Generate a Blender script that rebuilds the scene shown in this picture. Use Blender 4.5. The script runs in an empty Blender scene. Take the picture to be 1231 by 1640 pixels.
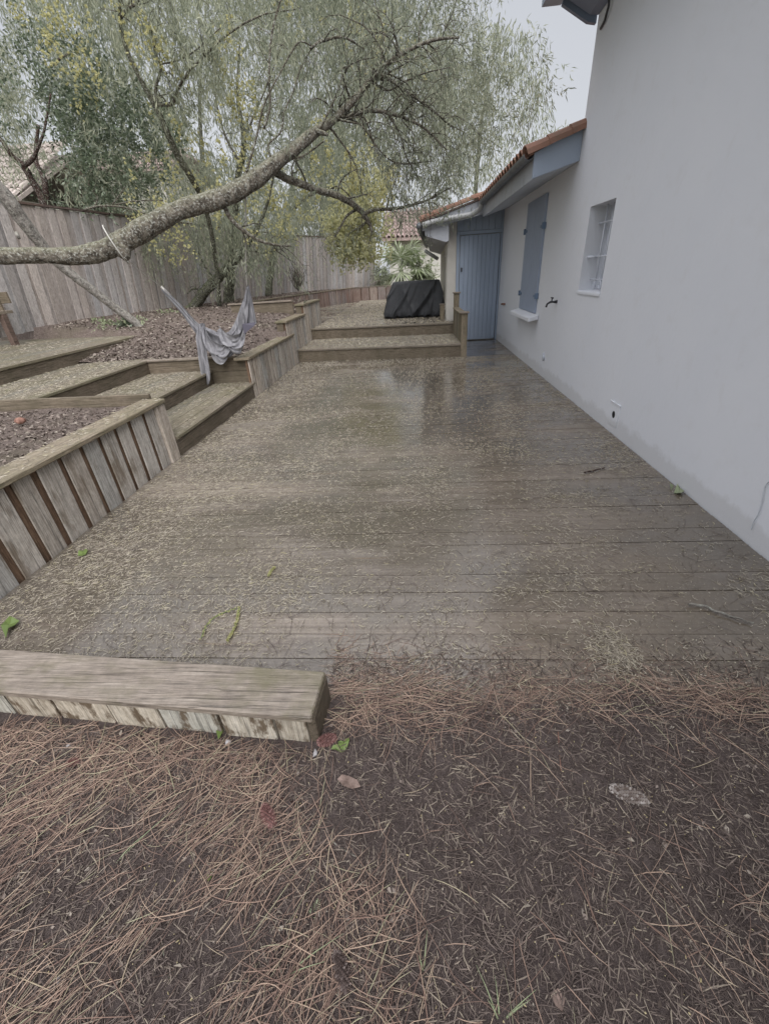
import bpy, math, random
import numpy as np

# ------------------------------------------------------------------ camera, sky, sun, exposure
S = bpy.context.scene
COL = S.collection
RS = np.random.RandomState(7)
random.seed(7)
CAM_ROWS = np.array([[0.99664, -0.02227, -0.07879], [0.05733, -0.49726, 0.8657], [-0.05846, -0.86731, -0.49432]])
EYE = np.array([0.0, 0.0, 1.5])
FPX, PCX, PCY = 672.0, 615.5, 820.0

cam_d = bpy.data.cameras.new('camera')
cam_d.sensor_fit = 'VERTICAL'
cam_d.sensor_height = 24.0
cam_d.lens = FPX / 1640.0 * 24.0
cam_d.clip_start = 0.02
cam_d.clip_end = 2000
cam = bpy.data.objects.new('camera', cam_d)
COL.objects.link(cam)
from mathutils import Matrix, Vector
_r, _u, _b = CAM_ROWS[:, 0], -CAM_ROWS[:, 1], -CAM_ROWS[:, 2]
cam.matrix_world = Matrix([[_r[i], _u[i], _b[i], EYE[i]] for i in range(3)] + [[0, 0, 0, 1]])
S.camera = cam

SUN_EL, SUN_AZ = math.radians(40), math.radians(158)      # azimuth from +Y, clockwise seen from above
W = bpy.data.worlds.new('World')
S.world = W
W.use_nodes = True
wn = W.node_tree
for n in list(wn.nodes):
    wn.nodes.remove(n)
w_out = wn.nodes.new('ShaderNodeOutputWorld')
w_bg = wn.nodes.new('ShaderNodeBackground')
w_sky = wn.nodes.new('ShaderNodeTexSky')
w_sky.sky_type = 'NISHITA'
w_sky.sun_disc = False
w_sky.sun_elevation = SUN_EL
w_sky.sun_rotation = SUN_AZ
w_hs = wn.nodes.new('ShaderNodeHueSaturation')             # an overcast sky: nearly all blue taken out
w_hs.inputs['Saturation'].default_value = 0.1
w_mix = wn.nodes.new('ShaderNodeMix')
w_mix.data_type = 'RGBA'
w_mix.inputs[0].default_value = 0.75
w_geo = wn.nodes.new('ShaderNodeTexCoord')
w_sep = wn.nodes.new('ShaderNodeSeparateXYZ')
w_rmp = wn.nodes.new('ShaderNodeValToRGB')                 # cloud cover brightens towards the zenith
w_rmp.color_ramp.elements[0].position = 0.0
w_rmp.color_ramp.elements[0].color = (2.0, 2.1, 2.33, 1)
w_rmp.color_ramp.elements[1].position = 1.0
w_rmp.color_ramp.elements[1].color = (14.6, 14.45, 15.3, 1)
_e = w_rmp.color_ramp.elements.new(0.5)
_e.color = (2.6, 2.74, 3.04, 1)
wn.links.new(w_geo.outputs['Generated'], w_sep.inputs[0])
wn.links.new(w_sep.outputs['Z'], w_rmp.inputs[0])
wn.links.new(w_sky.outputs[0], w_hs.inputs['Color'])
wn.links.new(w_hs.outputs[0], w_mix.inputs[6])
wn.links.new(w_rmp.outputs[0], w_mix.inputs[7])
wn.links.new(w_mix.outputs[2], w_bg.inputs[0])
w_bg.inputs[1].default_value = 0.085
wn.links.new(w_bg.outputs[0], w_out.inputs[0])

sun_d = bpy.data.lights.new('sun', 'SUN')
sun_d.energy = 1.5
sun_d.angle = math.radians(50)
sun_d.color = (1.0, 0.965, 0.965)
sun = bpy.data.objects.new('sun', sun_d)
COL.objects.link(sun)
_sd = Vector((math.sin(SUN_AZ) * math.cos(SUN_EL), math.cos(SUN_AZ) * math.cos(SUN_EL), math.sin(SUN_EL)))
sun.rotation_euler = _sd.to_track_quat('Z', 'Y').to_euler()

S.view_settings.view_transform = 'Standard'
S.view_settings.look = 'None'
S.view_settings.exposure = 1.32
S.view_settings.gamma = 1.0


def ray(px, py):
    return CAM_ROWS @ np.array([px - PCX, py - PCY, FPX])


def at_y(px, py, Y):
    r = ray(px, py)
    return EYE + r * (Y / r[1])


def at_x(px, py, X):
    r = ray(px, py)
    return EYE + r * (X / r[0])


def at_z(px, py, Z=0.0):
    r = ray(px, py)
    return EYE + r * ((Z - EYE[2]) / r[2])


# ------------------------------------------------------------------ materials
class Mat:
    def __init__(s, name):
        s.m = bpy.data.materials.new(name)
        s.m.use_nodes = True
        s.nt = s.m.node_tree
        s.b = s.nt.nodes['Principled BSDF']
        s.out = s.nt.nodes['Material Output']
        s._tc = None

    def n(s, t, **kw):
        x = s.nt.nodes.new(t)
        for k, v in kw.items():
            setattr(x, k, v)
        return x

    def link(s, a, b):
        s.nt.links.new(a, b)

    def coord(s, scale=(1, 1, 1), rot=(0, 0, 0), loc=(0, 0, 0)):
        if s._tc is None:
            s._tc = s.n('ShaderNodeTexCoord')
        mp = s.n('ShaderNodeMapping')
        mp.inputs['Scale'].default_value = scale
        mp.inputs['Rotation'].default_value = rot
        mp.inputs['Location'].default_value = loc
        s.link(s._tc.outputs['Object'], mp.inputs['Vector'])
        return mp.outputs[0]

    def noise(s, scale=5, detail=4, rough=0.6, vec=None, dist=0.0):
        x = s.n('ShaderNodeTexNoise')
        x.inputs['Scale'].default_value = scale
        x.inputs['Detail'].default_value = detail
        x.inputs['Roughness'].default_value = rough
        x.inputs['Distortion'].default_value = dist
        s.link(vec if vec is not None else s.coord(), x.inputs['Vector'])
        return x.outputs['Fac']

    def voro(s, scale, vec=None, feature='F1'):
        x = s.n('ShaderNodeTexVoronoi', feature=feature)
        x.inputs['Scale'].default_value = scale
        s.link(vec if vec is not None else s.coord(), x.inputs['Vector'])
        return x

    def island(s):
        return s.n('ShaderNodeNewGeometry').outputs['Random Per Island']

    def ramp(s, f, stops):
        x = s.n('ShaderNodeValToRGB')
        el = x.color_ramp.elements
        while len(el) < len(stops):
            el.new(0.5)
        for e, (p, c) in zip(el, stops):
            e.position = p
            e.color = (c, c, c, 1) if isinstance(c, (int, float)) else (*c, 1)
        s.link(f, x.inputs[0])
        return x.outputs[0]

    def mix(s, f, a, b, mode='MIX'):
        x = s.n('ShaderNodeMix', data_type='RGBA', blend_type=mode)
        for sock, v in ((x.inputs[0], f), (x.inputs[6], a), (x.inputs[7], b)):
            if isinstance(v, (int, float)):
                sock.default_value = v if sock == x.inputs[0] else (v, v, v, 1)
            elif isinstance(v, tuple):
                sock.default_value = (*v, 1)
            else:
                s.link(v, sock)
        return x.outputs[2]

    def math(s, op, a, b=0.5):
        x = s.n('ShaderNodeMath', operation=op)
        for i, v in enumerate((a, b)):
            if isinstance(v, (int, float)):
                x.inputs[i].default_value = v
            else:
                s.link(v, x.inputs[i])
        return x.outputs[0]

    def color(s, c):
        if isinstance(c, tuple):
            s.b.inputs['Base Color'].default_value = (*c, 1)
        else:
            s.link(c, s.b.inputs['Base Color'])

    def rough(s, r, spec=0.4):
        if isinstance(r, (int, float)):
            s.b.inputs['Roughness'].default_value = r
        else:
            s.link(r, s.b.inputs['Roughness'])
        s.b.inputs['Specular IOR Level'].default_value = spec

    def bump(s, h, strength=0.4, dist=0.01):
        x = s.n('ShaderNodeBump')
        x.inputs['Strength'].default_value = strength
        x.inputs['Distance'].default_value = dist
        s.link(h, x.inputs['Height'])
        s.link(x.outputs[0], s.b.inputs['Normal'])


def wood(name, cols, axis, stain=None, stain_amt=0.5, rough=0.75, spec=0.3, moss=None, hue_var=0.5, stain_scale=(3, 3, 1.2), edge=None):
    """weathered board: grain runs along axis, each board (mesh island) its own tint"""
    m = Mat(name)
    sc = [80.0, 80.0, 80.0]
    sc['xyz'.index(axis)] = 5.0
    isl = m.island()
    off = m.n('ShaderNodeCombineXYZ')
    k = m.math('MULTIPLY', isl, 37.0)
    for i in range(3):
        m.link(k, off.inputs[i])
    add = m.n('ShaderNodeVectorMath', operation='ADD')
    m.link(m.coord(tuple(sc)), add.inputs[0])
    m.link(off.outputs[0], add.inputs[1])
    g1 = m.noise(1.0, 6, 0.65, add.outputs[0], 0.6)
    sc2 = [x * 2.2 for x in sc]
    g2 = m.noise(1.0, 4, 0.65, m.coord(tuple(sc2)))
    sc3 = [75.0] * 3
    sc3['xyz'.index(axis)] = 2.4
    g3 = m.noise(1.0, 2, 0.5, m.coord(tuple(sc3)), 0.8)
    g4 = m.noise(26, 5, 0.75)
    base = m.ramp(g1, [(0.28, cols[0]), (0.5, cols[1]), (0.72, cols[2])])
    tint = m.ramp(isl, [(0.0, 1 - hue_var * 0.5), (0.5, 1.0), (1.0, 1 + hue_var * 0.35)])
    c = m.mix(1.0, base, tint, 'MULTIPLY')
    warm = m.ramp(m.math('FRACT', m.math('MULTIPLY', isl, 17.3)), [(0, (1.06, 0.99, 0.92)), (1, (0.95, 1.0, 1.04))])
    c = m.mix(1.0, c, warm, 'MULTIPLY')
    fine = m.ramp(g2, [(0.3, 0.72), (0.62, 1.08)])
    c = m.mix(1.0, c, fine, 'MULTIPLY')
    c = m.mix(1.0, c, m.ramp(g3, [(0.33, 0.58), (0.42, 1.0)]), 'MULTIPLY')
    c = m.mix(1.0, c, m.ramp(g4, [(0.3, 0.78), (0.65, 1.12)]), 'MULTIPLY')
    if stain is not None:
        sf = m.ramp(m.noise(1.0, 5, 0.65, m.coord(stain_scale)), [(0.5 - 0.22 * stain_amt, 0.0), (0.66, 1.0)] if edge is None else [(edge[0], 0.0), (edge[1], 1.0)])
        c = m.mix(m.math('MULTIPLY', sf, stain_amt), c, stain)
    if moss is not None:
        mf = m.ramp(m.noise(2.3, 6, 0.7), [(0.52, 0), (0.68, 0.75)])
        c = m.mix(mf, c, moss)
    m.color(c)
    m.rough(rough, spec)
    m.bump(m.math('ADD', m.math('ADD', g1, m.math('MULTIPLY', g2, 0.6)), m.ramp(g3, [(0.33, 0.0), (0.42, 0.7)])), 0.6, 0.006)
    return m.m


M = {}
# stucco of the house: pale, faintly mottled, trowel relief
m = Mat('white_stucco')
n1 = m.noise(1.1, 5, 0.6)
n2 = m.noise(90, 4, 0.7)
n3 = m.noise(7, 5, 0.6, dist=0.5)
c = m.ramp(n1, [(0.3, (0.72, 0.742, 0.785)), (0.7, (0.75, 0.768, 0.805))])
c = m.mix(m.ramp(n3, [(0.55, 0.0), (0.8, 0.35)]), c, (0.66, 0.662, 0.67))
# faint splash dirt along the foot of the wall
sep = m.n('ShaderNodeSeparateXYZ')
m.link(m.coord(), sep.inputs[0])
hgt = m.math('ADD', sep.outputs['Z'], m.math('MULTIPLY', m.noise(5, 5, 0.7), -0.22))
c = m.mix(m.ramp(hgt, [(-0.16, 0.25), (0.05, 0.0)]), c, (0.33, 0.31, 0.27))
m.color(c)
m.rough(0.92, 0.15)
m.bump(m.math('ADD', m.math('MULTIPLY', n2, 0.5), m.math('MULTIPLY', m.noise(22, 5, 0.65), 0.9)), 0.35, 0.006)
M['stucco'] = m.m

m = Mat('cream_render')
c = m.ramp(m.noise(3, 4, 0.6), [(0.3, (0.56, 0.54, 0.49)), (0.7, (0.64, 0.62, 0.57))])
m.color(c)
m.rough(0.9, 0.15)
m.bump(m.noise(70, 3, 0.6), 0.3, 0.004)
M['cream'] = m.m


def paint(name, a, b, rough=0.5, dirt=(0.22, 0.23, 0.24), amt=0.35, s=(5, 5, 2)):
    m = Mat(name)
    c = m.ramp(m.noise(1.0, 5, 0.6, m.coord(s)), [(0.3, a), (0.7, b)])
    d = m.ramp(m.noise(1.0, 6, 0.7, m.coord((9, 9, 3))), [(0.55, 0.0), (0.75, amt)])
    c = m.mix(d, c, dirt)
    m.color(c)
    m.rough(rough, 0.35)
    m.bump(m.noise(40, 4, 0.6), 0.15, 0.003)
    return m.m


M['door_blue'] = paint('door_blue_paint', (0.32, 0.385, 0.48), (0.36, 0.425, 0.525), 0.55, (0.21, 0.26, 0.35), 0.25)
M['shutter_blue'] = paint('shutter_blue_paint', (0.31, 0.362, 0.46), (0.345, 0.40, 0.50), 0.5, (0.22, 0.265, 0.345), 0.2)
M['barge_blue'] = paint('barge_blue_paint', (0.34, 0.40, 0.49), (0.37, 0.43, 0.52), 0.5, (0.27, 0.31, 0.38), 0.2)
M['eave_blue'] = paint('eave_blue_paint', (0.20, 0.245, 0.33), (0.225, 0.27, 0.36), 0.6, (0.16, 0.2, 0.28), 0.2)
M['fascia'] = paint('pale_fascia_paint', (0.40, 0.43, 0.48), (0.50, 0.52, 0.56), 0.6, (0.2, 0.2, 0.19), 0.55, (7, 1.2, 7))
M['soffit'] = paint('soffit_paint', (0.46, 0.49, 0.54), (0.52, 0.55, 0.59), 0.6, (0.3, 0.3, 0.3), 0.3)
M['white_paint'] = paint('white_bar_paint', (0.62, 0.65, 0.72), (0.70, 0.73, 0.78), 0.45, (0.35, 0.33, 0.3), 0.4)
M['dark_blue'] = paint('dark_blue_hinge', (0.13, 0.19, 0.28), (0.16, 0.22, 0.31), 0.5)

m = Mat('zinc')
m.color(m.ramp(m.noise(6, 5, 0.6), [(0.3, (0.13, 0.14, 0.15)), (0.7, (0.24, 0.25, 0.26))]))
m.rough(0.5, 0.5)
m.b.inputs['Metallic'].default_value = 0.35
M['zinc'] = m.m
m = Mat('pale_zinc')
m.color(m.ramp(m.noise(8, 5, 0.65), [(0.3, (0.30, 0.31, 0.31)), (0.7, (0.46, 0.47, 0.47))]))
m.rough(0.5, 0.4)
M['pale_zinc'] = m.m
m = Mat('dark_metal')
m.color((0.06, 0.06, 0.065))
m.rough(0.45, 0.5)
m.b.inputs['Metallic'].default_value = 0.6
M['dark_metal'] = m.m
m = Mat('window_glass')
m.color((0.05, 0.06, 0.08))
m.rough(0.06, 0.6)
M['glass'] = m.m
m = Mat('drain_dark')
m.color((0.03, 0.03, 0.03))
m.rough(0.9, 0.1)
M['hole'] = m.m


def tile(name, a, b, c3):
    m = Mat(name)
    c = m.ramp(m.island(), [(0.0, a), (0.5, b), (1.0, c3)])
    c = m.mix(m.ramp(m.noise(9, 6, 0.7), [(0.45, 0.0), (0.7, 0.6)]), c, (0.16, 0.13, 0.10))
    m.color(c)
    m.rough(0.8, 0.25)
    m.bump(m.noise(45, 4, 0.6), 0.3, 0.004)
    return m.m


M['tile'] = tile('terracotta_tile', (0.30, 0.165, 0.115), (0.26, 0.14, 0.10), (0.34, 0.215, 0.155))
M['tile_far'] = tile('faded_pink_tile', (0.42, 0.32, 0.30), (0.48, 0.37, 0.345), (0.38, 0.30, 0.28))
M['tile_pale'] = tile('faded_beige_tile', (0.52, 0.47, 0.43), (0.45, 0.40, 0.37), (0.57, 0.50, 0.46))

# timbers
GREY = ((0.15, 0.135, 0.115), (0.24, 0.215, 0.185), (0.33, 0.30, 0.265))
M['plank'] = wood('grey_plank_upright', ((0.26, 0.235, 0.205), (0.42, 0.39, 0.35), (0.54, 0.51, 0.465)), 'z', (0.14, 0.105, 0.07), 0.7, hue_var=0.4, stain_scale=(9, 9, 2.2), edge=(0.56, 0.66))
M['plank_back'] = wood('brown_plank_gap', ((0.08, 0.053, 0.036), (0.16, 0.108, 0.074), (0.23, 0.165, 0.12)), 'z', None, hue_var=0.3)
M['low_plank'] = wood('pale_stained_plank', ((0.28, 0.25, 0.20), (0.46, 0.43, 0.36), (0.56, 0.53, 0.46)), 'z', (0.10, 0.07, 0.042), 0.9, hue_var=0.25, stain_scale=(13, 13, 5), edge=(0.50, 0.58))
M['cap_y'] = wood('mossy_cap_board', ((0.14, 0.12, 0.088), (0.235, 0.205, 0.155), (0.32, 0.29, 0.235)), 'y', (0.15, 0.135, 0.08), 0.5, 0.5, 0.4, (0.13, 0.125, 0.065), 0.3)
M['cap_x'] = wood('wet_cap_board', ((0.11, 0.093, 0.075), (0.235, 0.208, 0.178), (0.35, 0.32, 0.285)), 'x', (0.15, 0.125, 0.085), 0.5, 0.42, 0.45, None, 0.3)
M['low_cap'] = wood('damp_grey_cap_board', ((0.15, 0.132, 0.112), (0.225, 0.202, 0.175), (0.30, 0.276, 0.246)), 'x', (0.155, 0.138, 0.09), 0.6, 0.42, 0.45, (0.13, 0.12, 0.065), 0.3, (5, 9, 5), (0.50, 0.66))
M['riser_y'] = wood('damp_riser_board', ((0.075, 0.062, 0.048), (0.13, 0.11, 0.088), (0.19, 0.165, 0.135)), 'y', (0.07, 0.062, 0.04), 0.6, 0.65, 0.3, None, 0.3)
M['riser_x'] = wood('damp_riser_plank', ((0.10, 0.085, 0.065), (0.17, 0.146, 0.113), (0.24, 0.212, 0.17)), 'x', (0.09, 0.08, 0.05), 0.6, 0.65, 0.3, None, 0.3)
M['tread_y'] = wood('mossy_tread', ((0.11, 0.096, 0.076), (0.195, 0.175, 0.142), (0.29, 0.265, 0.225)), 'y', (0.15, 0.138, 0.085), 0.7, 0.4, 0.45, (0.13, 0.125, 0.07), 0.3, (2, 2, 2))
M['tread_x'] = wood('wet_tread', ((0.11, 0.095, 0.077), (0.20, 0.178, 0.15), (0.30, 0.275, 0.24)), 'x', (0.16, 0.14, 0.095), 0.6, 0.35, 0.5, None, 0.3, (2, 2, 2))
M['post'] = wood('post_timber', ((0.15, 0.13, 0.095), (0.24, 0.212, 0.16), (0.33, 0.298, 0.24)), 'z', (0.09, 0.075, 0.04), 0.5)
M['fence'] = wood('silver_fence_board', ((0.30, 0.28, 0.268), (0.46, 0.435, 0.42), (0.58, 0.555, 0.54)), 'z', (0.27, 0.24, 0.22), 0.5, 0.85, 0.2, None, 0.5, (1.5, 1.5, 0.5))
M['fence_dark'] = wood('fence_rail_timber', ((0.07, 0.05, 0.042), (0.11, 0.082, 0.07), (0.16, 0.125, 0.11)), 'y', None)
M['far_plank'] = wood('far_low_plank', ((0.21, 0.175, 0.155), (0.33, 0.29, 0.265), (0.42, 0.385, 0.36)), 'z', (0.19, 0.11, 0.085), 0.8, stain_scale=(1.2, 1.2, 0.8))

# wet deck
m = Mat('wet_deck_boards')
isl = m.island()
off = m.n('ShaderNodeCombineXYZ')
k = m.math('MULTIPLY', isl, 41.0)
for i in range(3):
    m.link(k, off.inputs[i])
add = m.n('ShaderNodeVectorMath', operation='ADD')
m.link(m.coord((0.9, 38, 38)), add.inputs[0])
m.link(off.outputs[0], add.inputs[1])
g1 = m.noise(1.0, 6, 0.65, add.outputs[0], 0.5)
c = m.ramp(g1, [(0.28, (0.095, 0.080, 0.066)), (0.5, (0.165, 0.144, 0.122)), (0.75, (0.25, 0.225, 0.198))])
c = m.mix(1.0, c, m.ramp(isl, [(0, (0.78, 0.76, 0.74)), (0.5, (1, 1, 1)), (1, (1.2, 1.16, 1.12))]), 'MULTIPLY')
grime = m.ramp(m.noise(1.0, 6, 0.7, m.coord((0.8, 1.5, 1))), [(0.40, 0.0), (0.58, 0.85)])
c = m.mix(grime, c, (0.128, 0.110, 0.083))
orange = m.ramp(m.noise(1.0, 4, 0.6, m.coord((0.7, 9, 1), loc=(3.1, 1.7, 0))), [(0.68, 0.0), (0.76, 0.8)])
c = m.mix(orange, c, (0.23, 0.13, 0.065))
litter = m.ramp(m.noise(1.0, 3, 0.75, m.coord((70, 70, 1))), [(0.56, 0.0), (0.64, 0.75)])
c = m.mix(litter, c, (0.27, 0.24, 0.175))
m.color(c)
wet = m.noise(1.0, 5, 0.6, m.coord((0.7, 1.5, 1)))
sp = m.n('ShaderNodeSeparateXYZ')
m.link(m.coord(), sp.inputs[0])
wall_shade = m.math('ADD', sp.outputs['X'], m.math('MULTIPLY', m.noise(0.9, 4, 0.6), 1.2))
c = m.mix(m.ramp(wall_shade, [(0.35, 0.0), (1.0, 0.4)]), c, (0.125, 0.098, 0.072))  # darker towards the house: the wall's dark reflection put into the board colour
gx = m.math('MULTIPLY', m.math('ADD', sp.outputs['X'], 0.35), 0.75)
gy = m.math('MULTIPLY', m.math('ADD', sp.outputs['Y'], -5.4), 0.26)
dd = m.math('SQRT', m.math('ADD', m.math('MULTIPLY', gx, gx), m.math('MULTIPLY', gy, gy)))
wet = m.math('ADD', wet, m.ramp(dd, [(0.0, 0.17), (1.0, 0.0)]))
c = m.mix(1.0, c, m.ramp(wet, [(0.40, 1.10), (0.60, 0.80)]), 'MULTIPLY')
m.color(c)
m.rough(m.ramp(wet, [(0.34, 0.42), (0.45, 0.22), (0.58, 0.07)]), 0.6)
m.bump(m.math('ADD', m.math('MULTIPLY', g1, 0.5), m.math('MULTIPLY', m.noise(60, 4, 0.7), 0.6)), 0.2, 0.003)
m.link(m.ramp(wet, [(0.44, 0.0), (0.56, 1.0)]), m.b.inputs['Coat Weight'])
m.b.inputs['Coat Roughness'].default_value = 0.17
m.b.inputs['Coat IOR'].default_value = 1.36
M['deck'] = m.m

# ground
m = Mat('pine_soil')
n1 = m.noise(3.5, 6, 0.7)
n2 = m.noise(95, 5, 0.75)
v = m.voro(170)
c = m.ramp(n1, [(0.3, (0.060, 0.046, 0.043)), (0.7, (0.115, 0.092, 0.086))])
c = m.mix(m.ramp(n2, [(0.45, 0.0), (0.68, 0.8)]), c, (0.155, 0.125, 0.11))
c = m.mix(m.ramp(v.outputs['Distance'], [(0.0, 0.55), (0.25, 0.0)]), c, (0.02, 0.015, 0.014))
m.color(c)
m.rough(0.88, 0.25)
m.bump(m.math('ADD', n2, m.math('MULTIPLY', m.noise(320, 3, 0.7), 0.6)), 0.9, 0.012)
M['soil'] = m.m
m = Mat('garden_mulch')
n2 = m.noise(42, 6, 0.8)
c = m.ramp(n2, [(0.32, (0.10, 0.077, 0.066)), (0.5, (0.165, 0.132, 0.113)), (0.68, (0.29, 0.245, 0.215))])
c = m.mix(m.ramp(m.noise(1.4, 5, 0.6), [(0.52, 0.0), (0.7, 0.35)]), c, (0.10, 0.10, 0.05))
m.color(c)
m.rough(0.9, 0.2)
m.bump(n2, 1.0, 0.03)
M['mulch'] = m.m
m = Mat('far_earth')
m.color(m.ramp(m.noise(0.6, 5, 0.6), [(0.3, (0.07, 0.075, 0.04)), (0.7, (0.12, 0.12, 0.07))]))
m.rough(0.95, 0.1)
M['earth'] = m.m


def scatter_mat(name, stops, rough=0.7, spec=0.25):
    m = Mat(name)
    m.color(m.ramp(m.island(), stops))
    m.rough(rough, spec)
    return m.m


M['needle'] = scatter_mat('dry_pine_needle', [(0, (0.11, 0.075, 0.062)), (0.3, (0.21, 0.14, 0.11)), (0.6, (0.31, 0.22, 0.17)), (0.85, (0.40, 0.30, 0.225)), (1, (0.30, 0.29, 0.19))])
M['needle_old'] = scatter_mat('old_needle_bits', [(0, (0.045, 0.034, 0.030)), (0.5, (0.10, 0.078, 0.068)), (0.85, (0.18, 0.145, 0.125)), (1, (0.30, 0.26, 0.20))])
M['blossom_litter'] = scatter_mat('fallen_blossom', [(0, (0.13, 0.11, 0.085)), (0.3, (0.235, 0.205, 0.16)), (0.6, (0.33, 0.295, 0.235)), (0.85, (0.43, 0.395, 0.32)), (1, (0.38, 0.345, 0.21))])
M['garden_bits'] = scatter_mat('dead_leaf_bits', [(0, (0.06, 0.046, 0.038)), (0.4, (0.14, 0.112, 0.094)), (0.75, (0.24, 0.20, 0.172)), (1, (0.36, 0.325, 0.27))])
M['yellow_dot'] = scatter_mat('yellow_petal_dot', [(0, (0.30, 0.25, 0.13)), (1, (0.46, 0.40, 0.24))])


def leaf_mat(name, stops, trans=0.5, rough=0.55):
    m = Mat(name)
    isl = m.island()
    c = m.ramp(isl, stops)
    m.color(c)
    m.rough(rough, 0.4)
    t = m.n('ShaderNodeBsdfTranslucent')
    m.link(c, t.inputs[0])
    mx = m.n('ShaderNodeMixShader')
    mx.inputs[0].default_value = trans
    m.link(m.b.outputs[0], mx.inputs[1])
    m.link(t.outputs[0], mx.inputs[2])
    m.link(mx.outputs[0], m.out.inputs[0])
    return m.m


M['leaf_mimosa'] = leaf_mat('mimosa_leaf', [(0, (0.13, 0.15, 0.105)), (0.4, (0.22, 0.245, 0.175)), (0.75, (0.31, 0.335, 0.245)), (1, (0.42, 0.43, 0.31))])
M['leaf_pale'] = leaf_mat('pale_mimosa_leaf', [(0, (0.20, 0.225, 0.165)), (0.5, (0.32, 0.345, 0.255)), (1, (0.46, 0.475, 0.34))])
M['leaf_dark'] = leaf_mat('evergreen_leaf', [(0, (0.065, 0.088, 0.055)), (0.5, (0.125, 0.16, 0.10)), (0.85, (0.20, 0.245, 0.165)), (1, (0.36, 0.39, 0.32))], 0.35, 0.35)
M['leaf_palm'] = leaf_mat('palm_leaf', [(0, (0.16, 0.20, 0.095)), (0.6, (0.30, 0.36, 0.20)), (1, (0.52, 0.55, 0.43))], 0.25, 0.4)
M['leaf_green'] = leaf_mat('fresh_green_leaf', [(0, (0.14, 0.205, 0.06)), (1, (0.22, 0.30, 0.095))], 0.3, 0.4)
M['leaf_ivy'] = leaf_mat('ground_leaf', [(0, (0.16, 0.19, 0.10)), (0.6, (0.29, 0.335, 0.20)), (1, (0.42, 0.45, 0.30))], 0.2, 0.5)
M['blossom'] = leaf_mat('yellow_mimosa_blossom', [(0, (0.44, 0.43, 0.22)), (0.6, (0.56, 0.54, 0.28)), (1, (0.64, 0.62, 0.38))], 0.55, 0.8)
M['blossom_pale'] = leaf_mat('pale_yellow_blossom', [(0, (0.55, 0.55, 0.33)), (1, (0.74, 0.73, 0.50))], 0.6, 0.8)


def bark(name, cols, moss, moss_amt, scale=1.0):
    m = Mat(name)
    v = m.coord((9 * scale, 9 * scale, 9 * scale))
    n1 = m.noise(1.6, 6, 0.72, v, 0.8)
    n2 = m.noise(5.5, 5, 0.7, v)
    c = m.ramp(n1, [(0.3, cols[0]), (0.5, cols[1]), (0.7, cols[2])])
    lich = m.ramp(n2, [(0.53, 0.0), (0.60, 0.9)])
    c = m.mix(1.0, c, m.ramp(m.noise(2.2, 4, 0.6, v), [(0.36, 0.45), (0.56, 1.08)]), 'MULTIPLY')
    c = m.mix(m.math('MULTIPLY', lich, 0.8), c, (0.42, 0.425, 0.38))
    if moss_amt:
        geo = m.n('ShaderNodeNewGeometry')
        sp = m.n('ShaderNodeSeparateXYZ')
        m.link(geo.outputs['Normal'], sp.inputs[0])
        f = m.math('ADD', m.math('MULTIPLY', sp.outputs['Z'], 0.35), n1)
        c = m.mix(m.ramp(f, [(0.5, 0.0), (0.85, moss_amt)]), c, moss)
    m.color(c)
    m.rough(0.9, 0.2)
    m.bump(m.math('ADD', n1, m.math('MULTIPLY', n2, 0.7)), 0.9, 0.02)
    return m.m


M['bark_main'] = bark('lichened_bark', ((0.035, 0.028, 0.020), (0.135, 0.118, 0.095), (0.30, 0.275, 0.23)), (0.19, 0.20, 0.125), 0.45)
M['bark_twig'] = bark('twig_bark', ((0.040, 0.032, 0.024), (0.085, 0.072, 0.055), (0.16, 0.145, 0.115)), (0.13, 0.15, 0.08), 0.3)
M['bark_mossy'] = bark('mossy_bark', ((0.035, 0.032, 0.022), (0.085, 0.085, 0.058), (0.17, 0.175, 0.125)), (0.11, 0.13, 0.06), 0.6)
M['bark_red'] = bark('red_brown_bark', ((0.030, 0.016, 0.013), (0.062, 0.034, 0.028), (0.10, 0.066, 0.056)), (0.1, 0.12, 0.07), 0)
M['bark_grey'] = bark('bare_grey_bark', ((0.14, 0.125, 0.11), (0.25, 0.232, 0.21), (0.36, 0.34, 0.315)), (0.19, 0.20, 0.13), 0.25)
m = Mat('bark_hazy')
m.color((0.30, 0.29, 0.285))
m.rough(0.9, 0.1)
M['bark_hazy'] = m.m

m = Mat('black_cover_cloth')
n1 = m.noise(6, 5, 0.65)
m.color(m.ramp(n1, [(0.35, (0.026, 0.028, 0.031)), (0.7, (0.046, 0.049, 0.054))]))
m.rough(m.ramp(m.noise(3, 4, 0.6), [(0.35, 0.45), (0.7, 0.65)]), 0.4)
m.bump(m.noise(14, 4, 0.6), 0.3, 0.012)
M['cover'] = m.m
m = Mat('lilac_cotton')
st = m.noise(1.0, 3, 0.5, m.coord((26, 26, 5)))
m.color(m.ramp(st, [(0.35, (0.20, 0.199, 0.212)), (0.55, (0.29, 0.289, 0.304)), (0.7, (0.38, 0.379, 0.395))]))
m.rough(0.9, 0.15)
m.bump(m.noise(160, 2, 0.5), 0.2, 0.003)
M['cotton'] = m.m
m = Mat('dark_cotton')
m.color((0.105, 0.10, 0.125))
m.rough(0.9, 0.15)
M['cotton_dark'] = m.m
m = Mat('pale_rope')
m.color((0.50, 0.49, 0.45))
m.rough(0.85, 0.2)
M['rope'] = m.m
m = Mat('cone_scale')
m.color(m.ramp(m.island(), [(0, (0.10, 0.075, 0.062)), (0.5, (0.22, 0.19, 0.17)), (1, (0.38, 0.35, 0.325))]))
m.rough(0.8, 0.25)
M['cone_grey'] = m.m
m = Mat('cone_scale_pink')
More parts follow.
